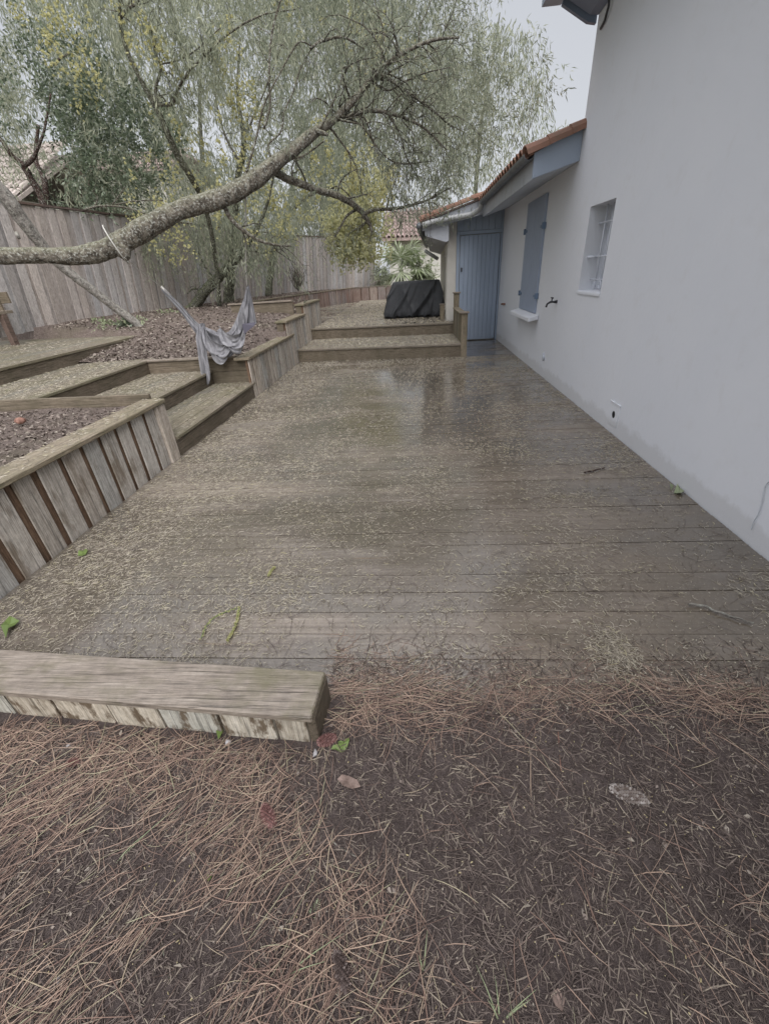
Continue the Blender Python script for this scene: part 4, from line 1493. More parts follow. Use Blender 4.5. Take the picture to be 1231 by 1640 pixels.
# leaves on the twig tips and through the crown
XR = [(-400, 720), (0, 770), (30, 862), (60, 880), (130, 886), (180, 850), (220, 795), (260, 742), (300, 705), (345, 690)]
rs = np.random.RandomState(41)
tp = np.array([q[min(len(q) - 1, int(len(q) * (0.45 + 0.6 * rs.rand())))] for q in tips for _ in range(1)])
P, px, py = fill(4600, (400, 900), (-200, 345), (7.7, 11.0),
                 lambda x, y: (x < poly_interp(y, XR)) * (y < poly_interp(x, [(400, 200), (480, 250), (560, 300), (640, 335), (900, 335)])) * np.clip((x - 380) / 160, 0, 1)
                 * np.where((x < 730) & (y > 170), 0.45, 1.0) * np.where(x > 790, 0.6, 1.0), 42, 1.1, True, 0.42)
V = np.vstack([sprays(tp, 6, 0.26, 0.08, 0.012, rs, 0.8, 0.6), sprays(P, 17, 0.38, 0.095, 0.015, rs, 0.75, 0.6)])
bulk('crown', V, 4, M['leaf_mimosa'], tree)

# --- ropes of the hammock
mb = MB()
c0, c1 = at_y(172, 374, 4.98), at_y(199, 412, 4.96)
ctr = at_y(186, 392, 5.09)
ax = unit(at_y(199, 386, 5.1) - at_y(170, 400, 5.02))
u = unit(np.cross(ax, (0, 0, 1)))
v2 = np.cross(u, ax)
u2 = unit(np.array([0, 0, 1.0]) + 0)
pts = [ctr + (unit(at_y(172, 372, 5.0) - at_y(198, 412, 5.0)) * math.cos(a) + unit(np.cross(unit(at_y(172, 372, 5.0) - at_y(198, 412, 5.0)), ax)) * math.sin(a)) * 0.182 for a in np.linspace(0, 2 * math.pi, 33)]
mb.tube(pts, 0.006, 6)
tag(mb.build('tie_rope', M['rope'], smooth=True), 'thin pale rope looped round the crook of the leaning limb', 'rope')
mb = MB()
mb.tube(spline([at_y(392, 286, 5.62), at_y(393.5, 330, 5.75), at_y(393.5, 380, 5.9), at_y(394, 430, 6.1), at_y(396, 460, 6.25)], 5), 0.009, 6)
tag(mb.build('hanging_rope', M['rope'], smooth=True), 'thin pale rope hanging straight down from the limb to the hammock', 'rope')

# --- hammock
ham = thing('hammock', 'rumpled lilac grey cotton hammock slung between ropes over the plank wall', 'hammock', tuple(at_y(355, 540, 6.4)))
HR = np.random.RandomState(3)


def drape(path, wid, folds, amp, seed, nv=26, nu=9):
    """cloth hanging below a path: rows (px, py, Y); wid = (up px, down px) per row"""
    rr = np.random.RandomState(seed)
    P = spline([list(at_y(*q)) for q in path], nu)
    Wd = spline(wid, nu)
    ph = rr.uniform(0, 6.28, 4)
    rows = []
    for i, (p, w) in enumerate(zip(P, Wd)):
        k = 6.3 / 640
        t = i / len(P)
        row = []
        for j in range(nv):
            s = j / (nv - 1)
            dep = amp * (0.3 + min(w[0] + w[1], 60) / 60) * (math.sin(folds * s * 6.28 + ph[0] + 3 * t) + 0.5 * math.sin(folds * 2.3 * s * 6.28 + ph[1] - 4 * t) + 0.3 * math.sin(folds * 4.1 * s * 6.28 + ph[2]))
            z = (w[0] * (1 - s) - w[1] * s) * k
            row.append(p + np.array([dep * 0.6, -abs(dep) * 0.9, z + 0.25 * dep]))
        rows.append(row)
    return np.array(rows)


mb = MB()
mb.grid(drape([(263, 464, 6.15), (290, 490, 6.18), (318, 519, 6.2), (336, 530, 6.22), (350, 548, 6.25), (362, 556, 6.3), (374, 548, 6.32), (384, 530, 6.33), (391, 500, 6.32), (396, 474, 6.28), (397, 458, 6.25)],
              [(2, 2), (3, 6), (3, 16), (5, 26), (17, 18), (20, 15), (16, 13), (15, 17), (10, 18), (4, 9), (1, 2)], 2.6, 0.065, 1))
TL = spline([list(at_y(*q)) for q in [(322, 520, 6.14), (322, 540, 6.10), (325, 560, 6.09), (328, 582, 6.09), (331, 600, 6.09), (333, 616, 6.10)]], 5)
tw = np.interp(np.linspace(0, 1, len(TL)), [0, 0.2, 0.45, 0.75, 0.92, 1], [0.05, 0.09, 0.08, 0.065, 0.045, 0.015])
mb.grid(np.array([[p + np.array([w * sv, -0.05 * math.sin(2.2 * math.pi * sv + 2 * k / 26.0) * (w / 0.1) - 0.03 * math.cos(5.1 * sv + 0.2 * k), 0.02 * sv + 0.015 * math.sin(6 * sv)]) for sv in np.linspace(-1, 1, 21)] for k, (p, w) in enumerate(zip(TL, tw))]))
fab = mb.build('cloth', M['cotton'], ham, smooth=True)
# loops of slack cloth
for k, (path, wid, sd) in enumerate((
        ([(326, 524, 6.12), (334, 545, 6.1), (345, 562, 6.1), (358, 568, 6.12), (367, 556, 6.16), (370, 538, 6.2)], [(6, 6), (11, 12), (13, 13), (12, 11), (9, 9), (5, 5)], 7),
        ([(352, 528, 6.15), (362, 545, 6.12), (374, 553, 6.12), (386, 549, 6.14), (390, 532, 6.2), (389, 512, 6.25)], [(5, 5), (10, 11), (12, 12), (12, 11), (10, 9), (6, 6)], 9),
        ([(397, 460, 6.2), (396, 480, 6.18), (395, 500, 6.16), (392, 520, 6.18), (390, 535, 6.2)], [(1, 2), (7, 7), (11, 11), (14, 14), (9, 9)], 12))):
    mb = MB()
    mb.grid(drape(path, wid, 1.3, 0.075, sd, 20))
    mb.build('cloth_fold', M['cotton'], fab, smooth=True)
# gathered end like a cone
mb = MB()
ap = at_y(397, 457, 6.25)
rows = []
for i in range(10):
    t = i / 9.0
    c2 = at_y(397 + 2 * t, 457 + 62 * t, 6.25)
    row = []
    for j in range(25):
        a = 2 * math.pi * j / 24
        w = (0.012 + 0.085 * t ** 0.9) * (1 + 0.22 * math.sin(7 * a) + 0.1 * math.sin(13 * a + 1))
        row.append(c2 + np.array([w * math.cos(a), w * 0.7 * math.sin(a), 0.02 * math.sin(3 * a) * t]))
    rows.append(row)
mb.grid(np.array(rows))
mb.build('gathered_end', M['cotton'], fab, smooth=True)
mb = MB()
mb.add([at_y(388, 519, 6.10), at_y(409, 516, 6.12), at_y(407, 522, 6.08), at_y(391, 535, 6.08), at_y(398, 517, 6.35), at_y(398, 528, 6.3)],
       [(0, 3, 2, 1), (0, 1, 4), (1, 2, 5, 4), (2, 3, 5), (3, 0, 4, 5)])
mb.build('dark_pocket', M['cotton_dark'], fab)  # darker piece filling the pocket of the gathered end
mb = MB()
mb.tube([at_y(258, 459, 6.13), at_y(264, 465, 6.15), at_y(272, 473, 6.16)], [0.012, 0.016, 0.02], 8)
mb.tube(spline([at_y(199, 412, 4.96), at_y(228, 436, 5.5), at_y(258, 459, 6.13)], 5), 0.004, 5)
mb.build('strap', M['rope'], ham, smooth=True)

# --- bare grey leaning trunk at the far left
t = thing('dead_tree', 'bare grey leaning trunk propped in front of the left fence', 'tree', tuple(at_y(222, 523, 8.7)))
mb = MB()
add_limb(mb, [(-240, 90, 6.6, 52), (-110, 205, 7.0, 46), (0, 305, 7.4, 40), (40, 358, 7.6, 32), (90, 418, 7.9, 22), (140, 458, 8.2, 19), (185, 493, 8.5, 17), (215, 515, 8.65, 17), (232, 531, 8.75, 19)], 9, 14, 0.04, 0.1)
mb.tube([at_y(26, 372, 7.4), at_y(31, 382, 7.38)], [0.03, 0.022], 8)
mb.build('trunk', M['bark_grey'], t, smooth=True)

# --- mimosas in the upper garden
def crown_below(pts):
    return lambda x, y: (y < poly_interp(x, pts)) * 1.0


ta = thing('mimosa_tree', 'pale drooping mimosa with a dark forked trunk seen above the roped limb', 'tree', (-4.6, 11.5, 0.9), 'mimosa trees')
mb = MB()
add_limb(mb, [(352, 492, 11.6, 9), (346, 420, 11.2, 9), (330, 335, 10.6, 11), (305, 282, 10.0, 14), (285, 250, 9.8, 16), (266, 208, 9.6, 15), (250, 172, 9.5, 14), (226, 128, 9.4, 12), (203, 78, 9.3, 11), (192, 25, 9.2, 10), (196, -40, 9.1, 8), (205, -140, 9, 6)], 8, 12, 0.05, 0.2)
mb.build('trunk', M['bark_mossy'], ta, smooth=True)
tipsB = []
for rows in ([(251, 168, 9.5, 8), (262, 168, 9.45, 7.5), (277, 166, 9.4, 7), (284, 146, 9.35, 6.5), (300, 118, 9.3, 6), (325, 92, 9.2, 5.5), (365, 55, 9.1, 5), (420, 24, 9.0, 4), (475, 15, 8.9, 3)],
             [(252, 165, 9.5, 9), (250, 140, 9.5, 8), (258, 110, 9.45, 7), (248, 80, 9.4, 6), (240, 30, 9.4, 4)],
             [(257, 103, 9.4, 4), (290, 95, 9.35, 3.5), (320, 75, 9.3, 3.5), (352, 45, 9.2, 2.5)],
             [(194, 28, 9.2, 9), (205, 14, 9.15, 8), (222, 2, 9.1, 7), (240, -40, 9, 5)]):
    mb = MB()
    p, r = add_limb(mb, rows, 7, 8, 0.05, 0.3)
    tipsB.append((p, r))
    mb.build('limb', M['bark_twig'], ta, smooth=True)
mb = MB()
tp2 = []
for p, r in tipsB:
    grow_twigs(mb, p, r, 12, 0.6, 0.1, 0.3, 2, tp2)
tag(mb.build('twig', M['bark_twig'], ta, smooth=True), kind='stuff')
rs = np.random.RandomState(51)
YB = [(-300, 300), (150, 310), (200, 330), (240, 380), (300, 425), (360, 430), (430, 400), (470, 360), (500, 350), (760, 365)]
P, px, py = fill(6500, (-160, 470), (-200, 440), (9.9, 14.5), lambda x, y: crown_below(YB)(x, y) * np.where(x < 190, np.clip(1.15 - np.maximum(y, 0) / 330, 0.1, 1), 1) * np.where(y > 335, 0.55, 1) * np.clip((500 - x) / 130, 0, 1), 52, 0.8, True, 0.36)
tq = np.array([q[-1 - int(rs.rand() * len(q) * 0.5)] for q in tp2 for _ in range(2)])
bulk('crown', np.vstack([sprays(P, 17, 0.50, 0.135, 0.019, rs, 0.8, 0.55), sprays(tq, 8, 0.3, 0.12, 0.017, rs)]), 4, M['leaf_pale'], ta)


def blossoms(spots, seed, per=60, size=0.021):
    rs = np.random.RandomState(seed)
    V = []
    for px, py, Y, rx, ry, k in spots:
        m = int(per * k)
        sc = Y / ray(px, py)[1]
        c2 = at_y(px, py, Y * 0.9)
        nst = max(2, m // 14)
        st = c2 + rs.randn(nst, 3) * np.array([rx * sc, 0.45, ry * sc]) * 0.85
        b = (st[:, None] + rs.randn(nst, 14, 3) * np.array([0.05, 0.05, 0.10])).reshape(-1, 3)
        n = len(b)
        for q in range(3):
            d = unit(rs.randn(n, 3))
            s = unit(np.cross(d, unit(rs.randn(n, 3))))
            z = (size * (0.6 + 0.8 * rs.rand(n)))[:, None]
            V.append(np.stack([b - d * z, b + s * z, b + d * z, b - s * z], 1).reshape(-1, 3))
    return np.vstack(V)


SP = [(95, 35, 10.5, 30, 25, 3), (125, 92, 10.5, 20, 18, 2), (238, 50, 10.0, 22, 20, 2), (255, 108, 10, 15, 18, 1.5), (60, 20, 11, 30, 20, 2), (130, 150, 12, 14, 20, 1.2), (300, 300, 11, 40, 30, 4),
      (255, 325, 11, 22, 16, 2.5), (330, 260, 11, 30, 25, 2), (400, 300, 11, 30, 40, 3.5), (430, 365, 11.5, 22, 14, 2), (280, 385, 11, 25, 18, 2.5), (260, 365, 11, 18, 12, 2), (330, 345, 11, 30, 12, 1.5), (390, 150, 11, 20, 30, 3), (370, 90, 11, 12, 20, 1.5), (375, 180, 11, 12, 14, 1.5), (180, 5, 11, 25, 12, 1.5)]
bulk('blossom', blossoms(SP, 53), 4, M['blossom'], ta)

tb = thing('mimosa_tree', 'thick mossy upright mimosa trunk standing behind the hammock with a hazy crown', 'tree', tuple(at_y(366, 494, 13.6)), 'mimosa trees')
mb = MB()
add_limb(mb, [(366, 500, 13.6, 23), (367, 470, 13.6, 20), (369, 440, 13.5, 18), (372, 400, 13.4, 17), (376, 340, 13.2, 16), (381, 285, 13, 14), (390, 240, 12.8, 13), (387, 195, 12.7, 10), (380, 150, 12.6, 7), (385, 60, 12.5, 5)], 8, 12, 0.06, 0.2)
mb.build('trunk', M['bark_mossy'], tb, smooth=True)
mb = MB()
p, r = add_limb(mb, [(388, 230, 12.7, 6), (405, 190, 12.6, 5), (430, 130, 12.5, 4), (455, 60, 12.4, 3)], 7, 8)
tp3 = []
grow_twigs(mb, p, r, 10, 0.8, 0.1, 0.3, 2, tp3)
mb.build('limb', M['bark_twig'], tb, smooth=True)
mb = MB()
p, r = limb_pts([(384, 260, 12.9, 6), (360, 215, 12.9, 5), (345, 150, 12.8, 4), (350, 80, 12.7, 3)], 7)
mb.tube(p, r, 8)
grow_twigs(mb, p, r, 10, 0.8, 0.1, 0.3, 2, tp3)
mb.build('limb', M['bark_twig'], tb, smooth=True)
rs = np.random.RandomState(61)
P, px, py = fill(6500, (330, 800), (-200, 430), (13.2, 20), lambda x, y: crown_below([(330, 330), (430, 362), (470, 350), (520, 338), (560, 345), (600, 345), (690, 330), (720, 285), (790, 230), (800, 100)])(x, y) * np.where(x > 600, 0.7, 1), 62, 0.55, True, 0.34)
bulk('crown', sprays(P, 17, 0.58, 0.15, 0.021, rs, 0.8, 0.6), 4, M['leaf_mimosa'], tb)
SP = [(590, 62, 13, 20, 25, 2), (585, 30, 13, 16, 18, 2), (590, 300, 14, 26, 22, 3), (555, 270, 14, 26, 18, 2.5), (470, 350, 14, 22, 18, 2), (660, 100, 14, 20, 30, 1.5), (480, 20, 13, 25, 15, 1.5), (540, 225, 14, 25, 20, 1.5), (450, 320, 14, 25, 20, 2), (520, 300, 14, 25, 16, 2)]
bulk('blossom', blossoms(SP, 63, 70, 0.026), 4, M['blossom'], tb)

tc = thing('blossoming_tree', 'slim mimosa with a heavy clump of pale yellow blossom drooping over the far fence', 'tree', tuple(at_y(432, 470, 17.5)), 'mimosa trees')
mb = MB()
add_limb(mb, [(430, 474, 17.2, 14), (432, 450, 17.2, 12), (437, 415, 17.1, 11), (444, 385, 17, 10), (462, 345, 16.8, 9), (500, 310, 16.6, 7), (545, 300, 16.4, 5), (570, 320, 16.3, 3)], 7, 10, 0.05, 0.2)
mb.build('trunk', M['bark_mossy'], tc, smooth=True)
rs = np.random.RandomState(64)
P, px, py = fill(650, (400, 610), (290, 415), (15.5, 17.5), lambda x, y: (x < 545) * (y < poly_interp(x, [(400, 370), (440, 385), (480, 345), (520, 340), (545, 380), (575, 385), (590, 360), (610, 340)])) * 1.0, 65, 0.7, False, 0.3)
bulk('crown', sprays(P, 15, 0.5, 0.16, 0.022, rs, 1.0, 0.4), 4, M['leaf_pale'], tc)
SP = [(568, 345, 15.6, 26, 16, 7), (572, 372, 15.6, 24, 16, 8), (562, 395, 15.6, 20, 12, 6), (575, 408, 15.6, 16, 8, 4), (545, 360, 15.6, 14, 14, 2.5), (590, 320, 15.6, 20, 20, 4), (600, 295, 15.6, 18, 16, 3)]
bulk('blossom', blossoms(SP, 66, 170, 0.030), 4, M['blossom_pale'], tc)

td = thing('mossy_leaning_tree', 'short mossy trunk leaning right beside the hammock', 'tree', tuple(at_y(310, 494, 12.5)))
mb = MB()
add_limb(mb, [(300, 503, 12.2, 22), (313, 488, 12.2, 20), (330, 465, 12.1, 20), (352, 443, 12, 19), (378, 414, 11.9, 17), (398, 390, 11.8, 13), (415, 360, 11.7, 9), (430, 320, 11.6, 6), (440, 270, 11.5, 4)], 8, 12, 0.08, 0.2)
mb.build('trunk', M['bark_mossy'], td, smooth=True)
for rows in ([(380, 412, 11.9, 6), (400, 402, 11.8, 5), (425, 405, 11.7, 4), (450, 398, 11.6, 2.5)], [(345, 448, 12, 5), (330, 430, 11.9, 4), (318, 405, 11.8, 3)], [(325, 470, 12.1, 4), (312, 462, 12.0, 3), (300, 470, 11.9, 2)]):
    mb = MB()
    p, r = add_limb(mb, rows, 6, 6)
    grow_twigs(mb, p, r, 8, 0.4, 0.1, 0.2, 1)
    mb.build('limb', M['bark_mossy'], td, smooth=True)
rs = np.random.RandomState(67)
P, px, py = fill(1500, (225, 480), (330, 470), (11.0, 13.0), lambda x, y: (y < poly_interp(x, [(225, 400), (260, 440), (300, 470), (330, 470), (360, 440), (400, 430), (430, 450), (480, 420)])) * np.where(y > 400, 0.5, 0.8), 68, 1.0, False, 0.36)
bulk('crown', sprays(P, 15, 0.4, 0.12, 0.016, rs, 0.9, 0.5), 4, M['leaf_pale'], td)

# --- dark evergreen beyond the left fence
te = thing('evergreen_tree', 'dark leaved evergreen with forked red brown trunk behind the left fence', 'tree', tuple(at_y(68, 330, 11.5)))
mb = MB()
add_limb(mb, [(110, 520, 11.6, 22), (85, 390, 11.6, 21), (70, 325, 11.5, 18), (52, 290, 11.4, 17), (38, 266, 11.3, 17), (22, 252, 11.2, 13), (10, 235, 11.1, 10), (-10, 200, 11, 7), (-20, 120, 11, 5)], 7, 10, 0.06, 0.2)
mb.build('trunk', M['bark_red'], te, smooth=True)
for rows in ([(36, 266, 11.3, 13), (50, 258, 11.2, 11), (60, 240, 11.1, 8), (72, 205, 11, 6), (82, 150, 10.9, 4)], [(75, 330, 11.8, 16), (72, 290, 11.9, 13), (58, 255, 12, 10), (62, 200, 12.1, 7)], [(80, 110, 10.9, 5), (95, 95, 10.8, 5), (112, 85, 10.7, 4)]):
    mb = MB()
    p, r = add_limb(mb, rows, 6, 8, 0.06, 0.2)
    mb.build('limb', M['bark_red'], te, smooth=True)
rs = np.random.RandomState(71)
P, px, py = fill(6000, (-160, 330), (20, 345), (10.2, 13.5),
                 lambda x, y: np.where(((x - 150) / 135.0) ** 2 + ((y - 225) / 105.0) ** 2 < 1, 1.0, 0) + np.where(((x - 30) / 150.0) ** 2 + ((y - 120) / 110.0) ** 2 < 1, 0.55, 0) + np.where((x < 0) & (y < 260), 0.5, 0) + np.where(((x - 110) / 60.0) ** 2 + ((y - 300) / 40.0) ** 2 < 1, 0.8, 0), 72, 1.0, True, 0.40)
bulk('crown', sprays(P, 16, 0.40, 0.085, 0.036, rs, 0.15, 0.9), 4, M['leaf_dark'], te)
# thin bare branches above the fence
mb = MB()
for rows in ([(135, 336, 9.6, 5), (160, 330, 9.6, 5), (200, 332, 9.7, 4), (240, 345, 9.8, 2.5)], [(175, 330, 9.7, 4), (215, 322, 9.8, 3), (262, 321, 9.9, 2)], [(150, 333, 9.6, 4), (157, 318, 9.6, 3), (148, 305, 9.5, 2)], [(180, 328, 9.7, 3), (192, 312, 9.7, 2.5), (200, 300, 9.7, 2)]):
    p, r = add_limb(mb, rows, 6, 6)
    grow_twigs(mb, p, r, 4, 0.3, 0.2, 0.1, 1)
tag(mb.build('bare_bush', M['bark_twig'], smooth=True), 'bare twiggy branches poking over the top of the left fence', 'bush')

# --- trees beyond the fences
def back_tree(lab, base, trunk, xr, yr, Yr, inside, n, seed, mat, L=0.3, Wd=0.055, per=15, span=0.9, hard=0.33):
    t = thing('background_tree', lab, 'tree', tuple(at_y(*base)), 'trees beyond the fence')
    mb = MB()
    add_limb(mb, trunk, 6, 8, 0.05, 0.2)
    mb.build('trunk', M['bark_mossy'], t, smooth=True)
    rs = np.random.RandomState(seed)
    P, px, py = fill(n, xr, yr, Yr, inside, seed, 0.3, True, hard)
    bulk('crown', sprays(P, per, span, L, Wd, rs, 0.9, 0.5), 4, mat, t)


back_tree('broad pale tree far behind the left fence', (120, 380, 22), [(120, 400, 22, 16), (125, 300, 22, 14), (140, 200, 22, 10), (160, 80, 22, 6)], (-350, 300), (-300, 350), (17, 24),
          lambda x, y: (y < poly_interp(x, [(-350, 340), (0, 345), (120, 345), (300, 360)])) * np.where(y < 60, 0.8, 1), 3600, 81, M['leaf_pale'], 0.24, 0.042, 15, 0.8)
back_tree('tall hazy tree behind the middle of the fence', (330, 380, 26), [(330, 400, 26, 14), (325, 280, 26, 12), (320, 150, 26, 8), (330, 20, 26, 4)], (230, 560), (-320, 385), (22, 30),
          lambda x, y: np.where(y < 20, 0.7, 1.0), 4200, 82, M['leaf_pale'])
back_tree('bushy green tree behind the far fence left of the low roof', (560, 395, 28), [(560, 400, 28, 12), (555, 330, 28, 10), (570, 220, 28, 7), (575, 110, 28, 4)], (470, 740), (-40, 392), (25, 33),
          lambda x, y: (y < poly_interp(x, [(470, 385), (600, 378), (650, 350), (690, 330), (740, 290)])) * np.where(x > 620, 0.5, 1.0), 2600, 83, M['leaf_mimosa'])
back_tree('wispy tall tree rising behind the low extension roof', (820, 300, 24), [(760, 320, 24, 10), (770, 200, 24, 8), (790, 90, 24, 5), (800, 20, 24, 3)], (690, 935), (15, 300), (20, 28),
          lambda x, y: np.where(x < poly_interp(y, [(0, 800), (40, 865), (130, 880), (170, 905), (200, 925), (300, 900)]), 0.6, 0.0), 1500, 84, M['leaf_pale'], 0.24, 0.035)
tp_ = thing('distant_pine', 'pale hazy straight trunk far off behind the crowns', 'tree', tuple(at_y(512, 200, 34)))
mb = MB()
add_limb(mb, [(515, 380, 34, 9), (513, 200, 34, 8), (506, 110, 34, 7), (502, 50, 34, 6), (500, -40, 34, 4)], 6, 8)
mb.build('trunk', M['bark_hazy'], tp_, smooth=True)
mb = MB()
for a, b in (((508, 130), (480, 118)), ((505, 90), (530, 70)), ((503, 60), (480, 40))):
    p, r = add_limb(mb, [(*a, 34, 4), ((a[0] + b[0]) / 2, (a[1] + b[1]) / 2 - 3, 34, 3), (*b, 34, 2)], 5, 6)
mb.build('limb', M['bark_hazy'], tp_, smooth=True)

# --- neighbouring houses
def neighbour(lab, eaveL, eaveR, Y, depth, rise, mat, wallmat, low):
    A, B = at_y(*eaveL, Y), at_y(*eaveR, Y)
    t = thing('neighbour_house', lab, 'house', ((A[0] + B[0]) / 2, Y, 0))
    mb = MB()
    mb.prism([(A[0] + 0.3, Y + 0.4, 0), (B[0] - 0.3, Y + 0.4, 0), (B[0] - 0.3, Y + 0.4, B[2] + 0.05), (A[0] + 0.3, Y + 0.4, A[2] + 0.05)], (0, depth * 2 - 0.8, 0))
    mb.build('wall', wallmat, t)
    mb = MB()
    top = max(A[2], B[2]) + rise
    mb.prism([(A[0], Y, A[2]), (A[0], Y + depth, top), (A[0], Y + 2 * depth, A[2]), (A[0], Y + 2 * depth, A[2] - 0.12), (A[0], Y + depth, top - 0.12), (A[0], Y, A[2] - 0.12)], (B[0] - A[0], 0, B[2] - A[2]))
    roof = mb.build('roof', mat, t)
    mb = MB()
    n = int((B[0] - A[0]) / 0.22)
    for i in range(n):
        x = A[0] + (i + 0.5) * (B[0] - A[0]) / n
        z0 = A[2] + (B[2] - A[2]) * (i + 0.5) / n
        k = max(3, int(depth / 0.45))
        for j in range(k):
            a, b = j / k, (j + 1.1) / k
            barrel(mb, (x, Y + depth * a - 0.05, z0 + (top - z0) * a + 0.03), (x, Y + depth * b, z0 + (top - z0) * b + 0.02), 0.095, 0.08, n=5)
    mb.build('roof_tile', mat, roof)


neighbour('neighbour house with faded pink tile roof at the far end behind the palm', (612, 382), (720, 378), 25.5, 4.0, 1.5, M['tile_far'], M['cream'], 0)
neighbour('neighbour house with pale tile roof glimpsed at the far left edge', (-230, 318), (26, 318), 17, 4.0, 1.9, M['tile_pale'], M['cream'], 0)
neighbour('neighbour house with pink tile roof glimpsed through the evergreen', (120, 275), (268, 270), 30, 4.0, 1.4, M['tile_far'], M['cream'], 0)

# --- fan palm and shrubs at the far end
pal = thing('fan_palm', 'fan palm with splayed pale green leaves behind the far plank wall', 'palm', tuple(at_y(640, 460, 22.3)))
PR = np.random.RandomState(91)
PC = at_y(642, 432, 22.3)
mb = MB()
mb.tube([at_y(643, 478, 22.4), at_y(643, 450, 22.35), PC], [0.14, 0.13, 0.10], 10, rough=0.15, rs=PR)
mb.build('trunk', M['bark_mossy'], pal, smooth=True)
for k in range(22):
    az = PR.uniform(0, 2 * math.pi)
    el = PR.uniform(-0.35, 1.25)
    d = np.array([math.cos(az) * math.cos(el), math.sin(az) * math.cos(el) * 0.8, math.sin(el)])
    st = PC
    hubp = PC + d * PR.uniform(0.55, 0.95)
    mb = MB()
    mb.tube([st, (st + hubp) / 2 + (0, 0, 0.05), hubp], 0.012, 5)
    side = unit(np.cross(d, (0, 0, 1)))
    up = np.cross(side, d)
    R0 = PR.uniform(0.62, 0.9)
    for a in np.linspace(-1.9, 1.9, 30):
        dd = unit(d * math.cos(a) + side * math.sin(a) + up * 0.15 * PR.randn() - np.array([0, 0, 0.25]))
        L = R0 * (0.75 + 0.3 * math.cos(a)) * PR.uniform(0.9, 1.1)
        m2 = unit(np.cross(dd, up)) * 0.030
        mid = hubp + dd * L * 0.6
        tip = hubp + dd * L + np.array([0, 0, -0.14 * L])
        mb.add([hubp, mid + m2, tip, mid - m2], [(0, 1, 2, 3)])
    mb.build('frond', M['leaf_palm'], pal)


def shrub(name, lab, c0, rad, n, mat, seed, L=0.10, Wd=0.03, per=12, span=0.3, droop=0.0, cat='shrub', group=None, stems=7):
    t = thing(name, lab, cat, tuple(c0), group)
    rs = np.random.RandomState(seed)
    c0, rad = np.array(c0, float), np.array(rad, float)
    mb = MB()
    ends = []
    for k in range(stems):
        e = c0 + rs.randn(3) * rad * np.array([0.5, 0.5, 0.25]) + np.array([0, 0, rad[2] * 1.4])
        mb.tube(spline([c0, (c0 + e) / 2 + rs.randn(3) * rad * 0.12, e], 4), np.linspace(0.014, 0.004, len(spline([c0, c0, e], 4))), 5)
        ends.append(e)
    mb.build('stem', M['bark_twig'], t)
    if n:
        u = unit(rs.randn(n, 3)) * (rs.rand(n, 1) ** 0.4) * rad + c0 + np.array([0, 0, rad[2]])
        keep = rs.rand(n) < np.clip(clumpy(u, 2.0, seed) + 0.2, 0, 1)
        bulk('foliage', sprays(u[keep], per, span, L, Wd, rs, droop, 0.9), 4, mat, t)
    return t


shrub('shrub', 'loose pale green shrub left of the palm at the end of the far fence', at_y(612, 470, 22.0), (0.35, 0.3, 0.6), 120, M['leaf_pale'], 93, 0.16, 0.03)
shrub('shrub', 'pale leafy bush right of the palm beside the low cream wall', at_y(676, 470, 22.5), (0.6, 0.3, 0.75), 300, M['leaf_ivy'], 94, 0.14, 0.04)
shrub('bare_shrub', 'bare reddish twiggy shrub in front of the far fence', at_y(478, 466, 16.5), (0.35, 0.25, 0.5), 0, None, 96, stems=46, cat='shrub')

# --- bench on the platform at the far left
t = thing('bench', 'weathered timber bench at the left edge on the garden platform', 'bench', tuple(at_z(20, 552, 0.76)))
fx, fy = -7.05, 7.62
for x0 in (fx - 0.10, fx - 1.30):
    mb = MB()
    mb.box(x0, x0 + 0.09, fy - 0.05, fy + 0.05, 0.762, 1.262)
    mb.build('leg', M['fence_dark'], t, bevel=0.004)
mb = MB()
for k in range(3):
    mb.box(fx - 1.5, fx - 0.02, fy - 0.22 + 0.15 * k, fy - 0.08 + 0.15 * k, 1.265, 1.315)
mb.build('seat', M['cap_x'], t, bevel=0.004)
mb = MB()
mb.box(fx - 1.5, fx - 0.04, fy + 0.26, fy + 0.30, 1.42, 1.60)
mb.build('backrest', M['riser_x'], t, bevel=0.004)
mb = MB()
mb.box(fx - 0.30, fx - 0.20, fy + 0.22, fy + 0.26, 1.10, 1.58)
mb.build('back_post', M['riser_x'], t, bevel=0.004)

